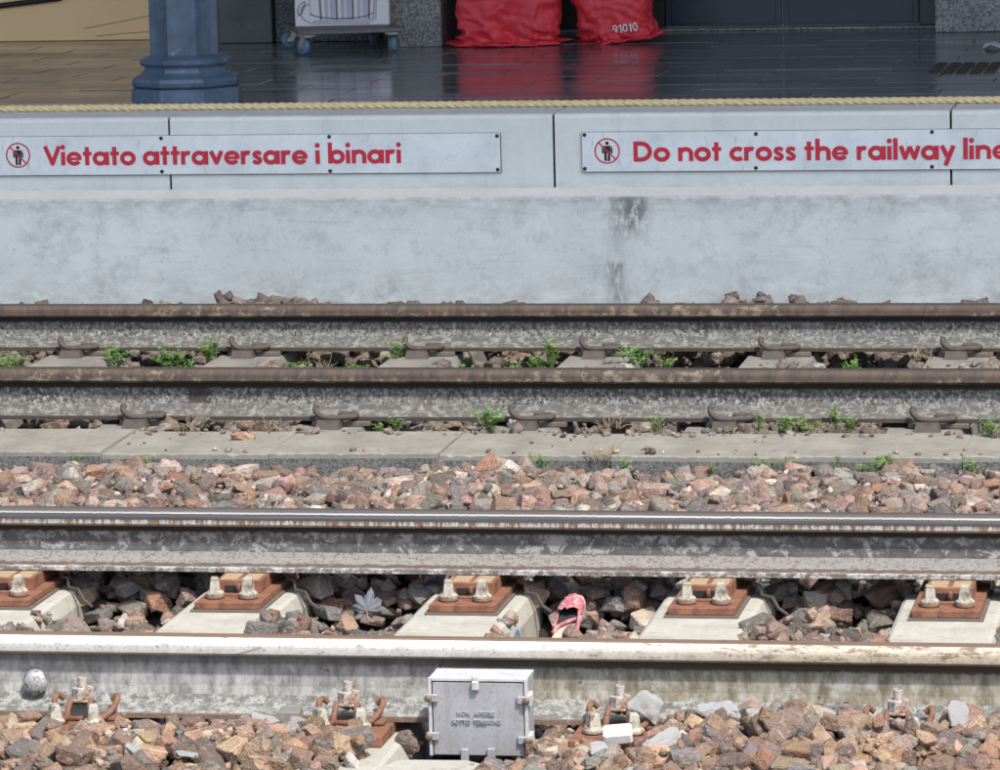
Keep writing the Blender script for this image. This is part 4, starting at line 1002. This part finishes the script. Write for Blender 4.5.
def fill(y0, y1, zone, n_try, smin, smax, xa, xb, sl=0., slr=0.):
    for _ in range(n_try):
        y = U(y0, y1); x = U(xa + sl * y, xb + slr * y)
        i, j = int((x - gx0) / GS), int((y - gy0) / GS)
        if not (3 < i < GW - 4 and 2 < j < GHh - 3) or blk[j, i]: continue
        s = U(smin, smax) ** 1.0
        s = smin + (smax - smin) * (U(0, 1) ** 1.6)
        q = max(1, int(s * .62 / GS))
        js, is_ = slice(max(0, j - q), j + q + 1), slice(max(0, i - q), i + q + 1)
        if blk[max(0, j - q // 2):j + q // 2 + 1, max(0, i - q // 2):i + q // 2 + 1].any(): continue
        p = hg[js, is_]; h = .55 * p.max() + .45 * p.mean()
        mi = random.randrange(NS); zh = .55 * s
        zc = h + zh * .62; t = target(x, y)
        if zc + zh * .75 > t + .022 + U(-.012, .012): continue
        jj, ii = np.mgrid[js, is_]; d2 = ((jj - j) ** 2 + (ii - i) ** 2) / (q + .5) ** 2
        hg[js, is_] = np.maximum(p, np.where(d2 < 1.15, zc + zh * (.78 - .5 * d2), -9)[:p.shape[0], :p.shape[1]])
        stones.append((mi, np.array([x, y, zc]), rotm(), s, pal(zone)))
fill(-1.55, -.04, 'a', 15000, .019, .047, -3.9, .5, -.3, -.05)
fill(.05, 1.62, 'c', 8500, .018, .046, -3.9, .4, -.3, -.05)
fill(1.62, 2.82, 'c', 15000, .018, .047, -3.7, .4, -.3, -.05)
fill(3.2, 3.54, 'e', 3000, .016, .036, -3.6, .4, -.3, -.07)
fill(3.65, 5.04, 'e', 7000, .018, .038, -3.7, .4, -.3, -.07)
fill(5.16, 6.38, 'e', 8000, .018, .042, -3.7, .4, -.3, -.07)
fill(-1.3, -.05, 'a', 2600, .007, .016, -3.4, .2, -.3, -.05); fill(.9, 1.5, 'c', 1500, .007, .016, -3.2, .2, -.3, -.05); fill(1.9, 2.8, 'c', 2400, .007, .016, -3.4, .2, -.3, -.05)
fill(3.25, 3.54, 'e', 1200, .006, .014, -3.4, .2, -.3, -.07); fill(4.0, 5.04, 'e', 2200, .006, .015, -3.4, .2, -.3, -.07)
kr = rect(XL, XR, 2.835, 3.25); blk[kr] = False; kb_ = hg[kr].copy(); hg[kr] = -.0785
_t = target
def target(x, y): return -.06
fill(2.85, 2.90, 'c', 60, .004, .012, -3.6, .4, -.3, -.07); fill(3.15, 3.24, 'e', 260, .004, .015, -3.6, .4, -.3, -.07); fill(2.9, 3.2, 'e', 40, .003, .006, -3.6, .4, -.3, -.07)
target = _t; hg[kr] = -.0785
# extra stones set out where the photograph shows heaps
def px2w(x, y, z):
    d = CF * F_PX + (x - 500) * CR - (y - 385) * CU; t = (z - CAMP[2]) / d[2]; return CAMP + t * d

# choose the 300 that show largest: a small depth buffer of discs, with the rails as occluders
def project(P):
    d = np.asarray(P) - CAMP; z = d @ CF; return 500 + F_PX * (d @ CR) / z, 385 - F_PX * (d @ CU) / z, z
IDB = np.full((770, 1000), -1, int); order = []
st_p = np.array([s[1] for s in stones]); sx, sy, sd = project(st_p)
for i in np.argsort(-sd):
    yw = stones[i][1][1]; r = stones[i][3] * F_PX / sd[i] * .8
    x0, x1, y0, y1 = int(sx[i] - r), int(sx[i] + r) + 1, int(sy[i] - r * .62), int(sy[i] + r * .62) + 1
    if x1 < 0 or x0 > 1000 or y1 < 0 or y0 > 770: continue
    x0, y0 = max(0, x0), max(0, y0)
    IDB[y0:y1, x0:x1] = i
    # occluders redrawn when passing each rail
def occl(y, lo, hi):
    for yy in range(lo, hi):
        row = IDB[yy]; m_ = row >= 0; far = m_ & (st_p[np.where(m_, row, 0), 1] > y); row[far] = -1
occl(0, 637, 722); occl(Y2, 508, 576); occl(2.8, 440, 470); occl(Y3, 367, 421); occl(Y4, 303, 352)
cnt = np.bincount(IDB[IDB >= 0], minlength=len(stones))
keep = set(np.argsort(-cnt)[:294].tolist())
NSTONE = len(stones)
vb, fb, tb = [], [], []; off = 0
for i, (mi, loc, rm, s, c) in enumerate(stones):
    if i in keep:
        o = bpy.data.objects.new('stone', HIM[mi]); COL.objects.link(o); o.parent = bed
        o.matrix_local = Matrix.Translation(loc) @ Matrix(rm.tolist()).to_4x4() @ Matrix.Scale(s, 4); o.color = c
    else:
        V, F = HI[mi] if cnt[i] > 25 else LO[mi]; vb.append((V * s) @ rm.T + loc); fb.append(F + off); off += len(V); tb.append(np.tile(np.array(c, np.float32), (len(V), 1)))
V = np.concatenate(vb); F = np.concatenate(fb); T = np.concatenate(tb)
me = bpy.data.meshes.new('stones'); me.vertices.add(len(V)); me.vertices.foreach_set('co', V.astype(np.float32).ravel()); me.loops.add(F.size); me.loops.foreach_set('vertex_index', F.astype(np.int32).ravel())
me.polygons.add(len(F)); me.polygons.foreach_set('loop_start', np.arange(0, F.size, 3, dtype=np.int32)); me.update(calc_edges=True); me.validate()
at = me.attributes.new('tint', 'FLOAT_COLOR', 'POINT'); at.data.foreach_set('color', T.ravel()); me.materials.append(M_stones)
so = link('stones', me, bed); so['kind'] = 'stuff'
print('stones', NSTONE, 'tris', len(F))

def hit(px, py, ya, yb, fb=None):
    d = CF * F_PX + (px - 500) * CR - (py - 385) * CU; y = ya
    while y < yb:
        p = CAMP + (y - CAMP[1]) / d[1] * d; i, j = int((p[0] - gx0) / GS), int((y - gy0) / GS)
        if p[2] <= hg[j, i]: return p
        y += .005
    y = yb - .02; p = CAMP + (y - CAMP[1]) / d[1] * d
    p[2] = hg[int((y - gy0) / GS), int((p[0] - gx0) / GS)]; return p
# noticeable loose stones, things of their own
def surf(x, y):
    i, j = int((x - gx0) / GS), int((y - gy0) / GS); return hg[max(0, min(GHh - 1, j)), max(0, min(GW - 1, i))]
px_seed = [1.]
def loose(x, y, z, s, mi, lab, mat, col=None, sq=(1, 1, 1), rot=None, name='loose_stone', cat='stone'):
    bm = bmesh.new(); V_, F_ = HI[mi]; vv = [bm.verts.new(v) for v in V_]
    for f_ in F_:
        try: bm.faces.new([vv[q] for q in f_])
        except ValueError: pass
    bmesh.ops.subdivide_edges(bm, edges=[e for e in bm.edges if e.calc_length() > .18], cuts=1); bmesh.ops.triangulate(bm, faces=bm.faces); bm.normal_update()
    for v in bm.verts:
        q = v.co * 2.6 + Vector((px_seed[0], mi, 3)); v.co += v.normal * (.12 * mnoise.noise(q) + .05 * mnoise.noise(q * 2.6))
    px_seed[0] += 3.7; me = bpy.data.meshes.new(name); bm.to_mesh(me); bm.free(); me.materials.append(mat); o = link(name, me, None, (x, y, z))
    o.rotation_euler = rot or (U(-.3, .3), U(-.3, .3), U(0, 6)); s *= 1.12; o.scale = (s * sq[0], s * sq[1], s * sq[2])
    if col: o.color = srgb(*col)
    return tag(o, lab, cat)
def at_px(px, py, y):       # world point on the plane Y=y seen at a photo pixel (measured off line)
    d = CF * F_PX + (px - 500) * CR - (py - 385) * CU; t = (y - CAMP[1]) / d[1]; return CAMP + t * d
def lp(px, py, y, s, mi, lab, mat, **kw):
    ya, yb = (-1.5, -.06) if y < 0 else (.1, 1.6) if y < 1.6 else (1.7, 3.24) if y < 3.2 else (3.25, 3.53) if y < 3.55 else (3.7, 5.0) if y < 5 else (5.2, 6.35)
    p = hit(px, py + s * 150, ya, yb, y)
    if y > -.2 and y < 0:
        q = at_px(px, py + 2, y); q[2] = max(q[2] - .01, surf(q[0], y) + .006); return loose(q[0], y, q[2], s, mi, lab, mat, **kw)
    return loose(p[0], p[1], p[2] + s * .38 * kw.get('sq', (1, 1, 1))[2], s, mi, lab, mat, **kw)
lp(645, 697, -.105, .034, 3, 'tall grey and white speckled stone leaning on nearest rail right of the white nut', M_white_stone, sq=(1, .8, 1.25), rot=(.2, .5, .4))
lp(717, 705, -.11, .045, 5, 'flat white stone against nearest rail web, right of centre', M_white_stone, sq=(1, .8, .7), rot=(.15, .1, .2))
lp(755, 709, -.125, .034, 9, 'whitish stone next to the flat white stone at the nearest rail', M_white_stone, sq=(1, .8, .7))
lp(660, 741, -.33, .036, 12, 'white angular stone in the foreground right of the white block', M_white_stone, sq=(1.2, .8, .7), rot=(.1, -.5, .3))
lp(600, 753, -.42, .024, 14, 'small bright white stone below the white block at the bottom edge', M_white_stone)
lp(958, 710, -.12, .034, 17, 'grey white stone against the nearest rail at the right', M_white_stone, sq=(1, .8, .8))
lp(966, 722, -.17, .026, 2, 'small white stone in front of the grey white stone at the right', M_white_stone)
lp(264, 718, -.115, .028, 7, 'white stone left of the second fastening at the nearest rail', M_white_stone, sq=(1.1, .8, .95))
lp(190, 754, -.42, .026, 11, 'white chip of stone among brown ballast at the bottom left', M_white_stone, sq=(1.2, .9, .6))
lp(140, 750, -.42, .026, 20, 'pale grey stone at the bottom left left of the white chip', M_white_stone, sq=(1.2, .9, .7))
lp(822, 707, -.115, .035, 21, 'speckled white stone lying at the nearest rail near the right', M_white_stone, sq=(1.1, .8, .7))
lp(408, 733, -.13, .034, 23, 'dark rounded stone jammed between the second fastening and the junction box', M_stone, col=(118, 104, 96), rot=(.3, .8, .3))
lp(245, 435, 2.97, .030, 19, 'lone brown stone lying on top of the concrete kerb', M_stone, col=(172, 140, 116), sq=(1.25, .9, .75), rot=(0, .1, .2))
lp(514, 409, 3.49, .026, 16, 'small white stone at the centre clip behind the kerb', M_white_stone)
lp(521, 360, 4.6, .035, 8, 'pale round stone between the far rails near the middle', M_white_stone, sq=(1, .9, .9))
lp(76, 297, 5.9, .03, 4, 'upright grey stone against the platform wall behind the farthest rail', M_stone, col=(120, 118, 116), sq=(.7, .8, 1.3), rot=(0, .4, .2))
lp(146, 296, 5.9, .028, 6, 'dark upright stone against platform wall right of the grey one', M_stone, col=(98, 96, 96), sq=(.7, .8, 1.4), rot=(0, .3, .5))
# white square block
m = MB(); m.box(-.031, .031, -.02, .02, -.015, .015, ch=.005); p = hit(618, 745, -1.5, -.1); p[2] += .024; o = m.build('white_block', M_white, None, p); o.rotation_euler = (R(25), R(-4), R(8)); tag(o, 'smooth white rectangular block lying on the foreground ballast', 'block')
# grey spacer blocks on the rail foot
for px, py, lab in ((82, 704, 'grey concrete spacer block on nearest rail foot left of first fastening'), (290, 713, 'grey concrete spacer block on nearest rail foot beside the white stone'), (984, 718, 'grey concrete spacer block on nearest rail foot at right edge')):
    p = at_px(px, py, -.085); m = MB(); m.hull([(x, y, z) for x, y, z in ((-.034, -.02, -.022), (.03, -.02, -.022), (-.034, .02, -.022), (.03, .02, -.022), (-.026, -.018, .004), (.024, -.018, .004), (-.022, .02, .012), (.022, .02, .012))])
    o = m.build('spacer_block', M_sleeper_old, None, p); tag(o, lab, 'block', 'grey spacer blocks at the nearest rail')
# flat slab in front of the box
m = MB(); p = at_px(433, 764, -.34); m.hull([(x, y, z) for x, y in ((-.125, -.06), (-.08, .055), (.06, .06), (.115, .015), (.12, -.06)) for z in (-.03, .008)]); p = at_px(433, 770, -.52); o = m.build('concrete_slab', M_sleeper, None, p); tag(o, 'flat pale concrete slab at the bottom edge in front of the junction box', 'slab')

# ------------------------------------------------------------------ shoe
def shoe():
    o = empty('shoe', (-1.738, 1.09, -.268), R(3)); o.scale = (.74, .97, .82); tag(o, 'worn pink slip-on shoe lying between sleepers with torn upper', 'shoe')
    o.rotation_euler = (R(19), R(-4), R(-5))
    def half(t):       # half width along the length t 0 heel .. 1 toe
        return .031 + .012 * math.sin(math.pi * min(1, max(0, (t - .25) / .75))) if t < .82 else (.031 + .012 * math.sin(math.pi * (t - .25) / .75)) * math.sqrt(max(0, 1 - ((t - .82) / .19) ** 2)) + .002
    def halfw(t):
        k = math.sqrt(max(0, 1 - ((.1 - t) / .11) ** 2)) if t < .1 else 1
        return half(t) * k
    L = .245; n = 26; T = [i / n for i in range(n + 1)]
    out = [(halfw(t), t * L) for t in T] + [(-halfw(t), t * L) for t in T[::-1]]
    m = MB(); m.prism(out, 'z', 0, .012); m.build('sole', M_sole, o)
    ins = [(x * .86, .008 + y * .94) for x, y in out]; m = MB(); m.prism(ins, 'z', .0121, .0145); m.build('insole', M_insole, o)
    # toe cap dome and side walls
    m = MB(); na = 14; vs = []; rows = [t for t in T if t > .6]
    for t in rows:
        hgt = (.038 + .007 * mnoise.noise(Vector((t * 14, 2, 0)))) * math.sqrt(max(0.03, 1 - ((t - .6) / .405) ** 2)); w = halfw(t) + .001
        for k in range(na + 1):
            a = math.pi * k / na; rag = .012 * mnoise.noise(Vector((k * .7, 3, 1))) if t == rows[0] else 0
            hgt2 = hgt * (1 + .30 * mnoise.noise(Vector((k * .9, t * 22, 4)))); vs.append((w * math.cos(a) * (1 + .05 * mnoise.noise(Vector((k, t * 18, 7)))), t * L + rag - (.01 * math.sin(a) if t == rows[0] else 0), .012 + hgt2 * math.sin(a) ** .8))
    m.add(vs, [(j * (na + 1) + k, j * (na + 1) + k + 1, (j + 1) * (na + 1) + k + 1, (j + 1) * (na + 1) + k) for j in range(len(rows) - 1) for k in range(na)], 0, True); m.build('toe_cap', M_pink, o)
    m = MB(); vs = []; TT = [t for t in T if .2 <= t <= .70]
    for t in TT:
        w = halfw(t); hh = .012 + .022 * (.5 + .5 * math.sin(t * 9)); vs += [(-w - .001, t * L, .011), (-w + .003, t * L, .012 + hh), (-w + .010, t * L, .010 + hh * .9)]
    m.add(vs, [(3 * j + k, 3 * j + k + 1, 3 * j + k + 4, 3 * j + k + 3) for j in range(len(TT) - 1) for k in range(2)], 0, True); m.build('side_wall', M_pink, o)
    m = MB(); m.tube(spline([(halfw(.7), .7 * L, .036), (halfw(.55) + .002, .56 * L, .040), (halfw(.4) + .012, .4 * L, .030), (halfw(.25) + .024, .2 * L, .022), (.062, .02, .016)], 6), .0065, 8); m.build('torn_strap', M_pink, o)
    m = MB(); m.tube(spline([(halfw(.5) - .004, .5 * L, .02), (.01, .42 * L, .024), (-.02, .33 * L, .022), (-halfw(.25), .22 * L, .02)], 6), .006, 8); m.build('strap', M_pink, o)
    m = MB(); m.prism([(x * .8, .4 * L + (y - .4 * L)) for x, y in [(halfw(t), t * L) for t in T if .42 <= t <= .9] + [(-halfw(t), t * L) for t in T[::-1] if .42 <= t <= .9]], 'z', .0147, .0156); m.build('lining', M_shoe_in, o)
shoe()

# dry lobed leaf
def lobed_leaf():
    o = empty('dry_leaf', (-2.245, 1.20, max(-.25, surf(-2.245, 1.20) - .004))); tag(o, 'dry grey lobed leaf standing among stones between sleepers', 'leaf')
    pts = []; lob = [(90, 1), (45, .88), (5, .6), (-40, .3), (-90, .12), (-140, .3), (175, .6), (135, .88)]
    ang = [-90, -40, 5, 45, 90, 135, 175, 220]; rad = [.12, .4, .75, .95, 1.05, .95, .75, .4]
    n = len(ang)
    for i in range(n):
        a0, r0 = ang[i], rad[i]; a1, r1 = (ang[i + 1], rad[i + 1]) if i < n - 1 else (270, .12)
        for t, k in ((0, 1), (.10, .84), (.17, .86), (.26, .76), (.38, .72), (.5, .60), (.62, .72), (.74, .76), (.83, .86), (.9, .84)):
            r = (r0 * (1 - t) + r1 * t) * k; a = R(a0 + (a1 - a0) * t); pts.append((r * math.cos(a), r * math.sin(a) + .2))
    vs = [(0, 0, .2 * .05)]; s = .062
    vs = [(0, -.0, .2 * s + .05)] 
    out = []
    for x, z in pts:
        y = .22 * abs(x) ** 1.2 - .22 * z + .08 * math.sin(6 * x + 4 * z) + (.07 if math.hypot(x, z - .2) < .62 else -.05)
        x *= 1 + .10 * mnoise.noise(Vector((x * 3, z * 3, 1))); z += .07 * mnoise.noise(Vector((x * 4, z * 4, 8)))
        out.append((x * s, y * s, z * s + .05))
    m = MB(); m.add(vs + out, [(0, i + 1, (i + 1) % len(out) + 1) for i in range(len(out))], 0, True); lf = m.build('blade', M_dry_leaf, o); md = lf.modifiers.new('thickness', 'SOLIDIFY'); md.thickness = .0006
    m = MB(); m.tube([(0, -.001, .06), (.005, -.02, .03), (.012, -.05, .012)], .0012, 6)
    for a in (90, 45, 135, 5, 175): m.tube([(0, -.0012, .2 * s + .05), (.5 * s * math.cos(R(a)), -.004 + .05 * s, .05 + .2 * s + .5 * s * math.sin(R(a)))], [.0011, .0005], 5)
    m.build('veins', M_straw, o); o.rotation_euler = (R(-30), R(14), R(18)); o.scale = (.9, .9, .85)
lobed_leaf()

# ------------------------------------------------------------------ weeds
def weed_meshes(seed, h, w, nst, nl, ls):
    rs = random.Random(seed); st, lf = MB(), MB()
    for i in range(nst):
        a = rs.uniform(0, 6.283); lean = rs.uniform(.1, 1) * w; hh = h * rs.uniform(.55, 1)
        p0 = Vector((rs.uniform(-.2, .2) * w, rs.uniform(-.2, .2) * w, -.01)); p2 = Vector((math.cos(a) * lean, math.sin(a) * lean, hh)); p1 = (p0 + p2) / 2 + Vector((0, 0, hh * .25))
        path = [p0.lerp(p1, t / 3) if t < 3 else p1.lerp(p2, (t - 3) / 3) for t in range(7)]
        st.tube(path, .0009, 4)
        for k in range(nl):
            t = .25 + .75 * (k + rs.random()) / nl; q = t * 6; j = min(5, int(q)); p = path[j].lerp(path[j + 1], q - j)
            b = rs.uniform(0, 6.283); L = ls * rs.uniform(.6, 1.2); d = Vector((math.cos(b), math.sin(b), rs.uniform(-.1, .6))).normalized(); sd = d.cross(Vector((0, 0, 1))).normalized(); up = sd.cross(d)
            # three lobed leaflet
            for da in (-.9, 0, .9):
                dd = (d * math.cos(da) + sd * math.sin(da)); ss = dd.cross(up).normalized(); l2 = L * (1 if da == 0 else .75); base = p + d * L * .35
                lf.add([base, base + dd * l2 * .55 + ss * l2 * .30 + up * l2 * .06, base + dd * l2 + up * l2 * -.08, base + dd * l2 * .55 - ss * l2 * .30 + up * l2 * .06], [(0, 1, 2, 3)])
    return st.mesh('stem', M_stem), lf.mesh('foliage', M_weed)
WM = [weed_meshes(1, .036, .048, 11, 10, .0085), weed_meshes(2, .06, .06, 16, 12, .009), weed_meshes(3, .040, .040, 8, 8, .009), weed_meshes(4, .06, .028, 7, 10, .009)]
tie = 'small green weeds growing in the ballast'
def weed(px, py, y, k, s, lab):
    ya, yb = (1.7, 2.81) if y < 2.8 else (2.9, 3.24) if y < 3 else (3.25, 3.53) if y < 3.5 else (3.7, 5.0); p = hit(px, py + 1, ya, yb, y); s *= 1.4 if y > 3.6 else 1.25 if y > 3 else 1.; o = empty('weed', (p[0], p[1], p[2] - .004), U(0, 6)); o.scale = (s, s, s * 1.3); tag(o, lab, 'weed', tie)
    link('stem', WM[k][0], o); link('foliage', WM[k][1], o)
EW = [(18, 360, 1, .9, 'green weed between the far rails at the left edge'), (4, 362, 2, .9, 'tiny green weed at the very left edge between the far rails'), (115, 363, 0, 1., 'green weed on the ballast between the far rails under the letters Viet'),
      (172, 358, 1, .95, 'left part of the widest green weed clump between the far rails'), (190, 357, 1, 1.25, 'tall middle part of the widest green weed clump between the far rails'), (212, 358, 1, .8, 'right part of the widest green weed clump between the far rails'),
      (289, 364, 0, 1.2, 'low green weed in front of the second far rail clip'), (304, 356, 0, 1., 'green weed right of the second far rail clip'), (364, 352, 3, 1., 'thin green weed standing left of the third far rail clip'), (356, 364, 0, .9, 'green weed at the stones left of the third far rail clip'), (380, 357, 0, 1.1, 'bushy green weed left of the third far rail clip'), (396, 349, 2, 1., 'tiny green weed at the foot of the farthest rail'),
      (472, 364, 0, 1.2, 'green weed by the pale sleeper left of the round pale stone'), (515, 357, 0, 1.05, 'green weed behind the round pale stone'), (549, 354, 3, 1.2, 'tallest green weed right of the round pale stone'), (540, 361, 0, 1.1, 'low green weed in front of the tallest weed near the middle'),
      (636, 364, 0, 1.05, 'green weed right of the fourth far rail clip'), (664, 362, 2, 1.1, 'tiny green weed under the right sign start'), (705, 358, 2, 1.1, 'tiny green weed left of the fifth far rail clip'), (836, 363, 2, 1., 'tiny green weed on stones right of the fifth far rail clip'), (855, 354, 2, 1.2, 'thin creeping weed below the farthest rail right of the fifth clip'), (884, 355, 0, .9, 'green weed left of the sixth far rail clip')]
for px, py, k, s, lab in EW: weed(px, py, 4.55 if py > 356 else 4.85, k, s, lab)
DW = [(381, 437, 2, .9, 'tiny green weed behind the kerb at left of centre'), (395, 432, 2, .9, 'small weed sprig behind the kerb left of the centre clip'), (489, 430, 1, .95, 'bright green weed behind the kerb left of the centre clip'), (655, 432, 2, .9, 'tiny weed behind the kerb left of the fourth near clip'), (759, 430, 3, .7, 'small weed behind the kerb under the word cross'), (783, 434, 2, 1., 'small weed at the kerb back between stones'), (806, 432, 0, .9, 'leafy weed at the kerb back right of centre'), (836, 428, 3, .8, 'upright small weed beside the rail foot behind the kerb'), (848, 433, 2, 1., 'tiny weed behind the kerb left of the heaped stones')]
for px, py, k, s, lab in DW: weed(px, py, 3.3, k, s, lab)
CW = [(990, 437, 2.95, 1, .9, 'bushy green weed growing at the sunken kerb slab at right edge'), (145, 460, 2.75, 2, .9, 'tiny weed at the kerb front on the left'), (75, 455, 2.75, 2, .7, 'tiny weed sprout at the kerb front far left'), (541, 468, 2.72, 2, 1., 'tiny weed at the kerb front in the middle'), (624, 466, 2.72, 2, .8, 'tiny weed at the kerb front below the right sign start'), (711, 452, 2.76, 3, .6, 'thin weed sprig growing up against the kerb front'), (764, 470, 2.7, 0, .9, 'green weed at the kerb front under the word cross'), (789, 460, 2.74, 2, .9, 'tiny weed at the kerb front joint right of centre'), (838, 462, 2.74, 3, .55, 'thin weed at the kerb front left of the leafy one'), (868, 472, 2.7, 0, .9, 'leafy weed at the kerb front near the last kerb joint'), (884, 468, 2.72, 0, 1., 'fuller weed at the kerb front near the right edge'), (972, 462, 2.74, 2, 1.1, 'low weed among stones before the sunken kerb slab')]
for px, py, y, k, s, lab in CW: weed(px, py, y, k, s, lab)
# dry grass tufts
def tuft(px, py, y, n, h, flat, lab, seed):
    rs = random.Random(seed); ya, yb = (1.7, 2.84) if y < 2.8 else (3.25, 3.53) if y < 3.5 else (3.7, 5.0); p = hit(px, py, ya, yb, y); m = MB()
    for i in range(n):
        a = rs.uniform(0, 6.283); L = h * rs.uniform(.5, 1.1); r = rs.uniform(.3, 1) * (flat if rs.random() < .7 else .4)
        q = Vector((rs.uniform(-.03, .03), rs.uniform(-.02, .02), 0)); e = q + Vector((math.cos(a) * L * r, math.sin(a) * L * r * .7, L * (1.05 - r * .8))); c = q.lerp(e, .5) + Vector((0, 0, L * .12))
        m.tube([q, q.lerp(c, .6), c, c.lerp(e, .6), e], [.0010, .001, .0008, .0006, .0003], 4)
    tag(m.build('dry_grass', M_straw, None, p), lab, 'dry grass', 'tufts of dry grass between stones')
tuft(320, 362, 4.5, 60, .09, 1., 'dry grey grass heap between the far rails right of the second clip', 1)
tuft(602, 462, 2.72, 40, .07, .8, 'dry grey grass tuft sticking up at the kerb front right of centre', 2)
tuft(190, 432, 3.35, 26, .07, 1., 'dry straw behind the kerb left of the second near clip', 3)
tuft(272, 432, 3.35, 26, .07, 1., 'dry straw behind the kerb between the second and third near clips', 4)
tuft(612, 428, 3.35, 26, .06, 1., 'dry straw behind the kerb right of the centre clip', 5)
tuft(140, 356, 4.7, 18, .06, 1., 'few dry stalks between the far rails left of the wide weed clump', 6)
tuft(925, 350, 4.9, 22, .07, 1., 'dry stalks at the farthest rail left of the sixth clip', 7)
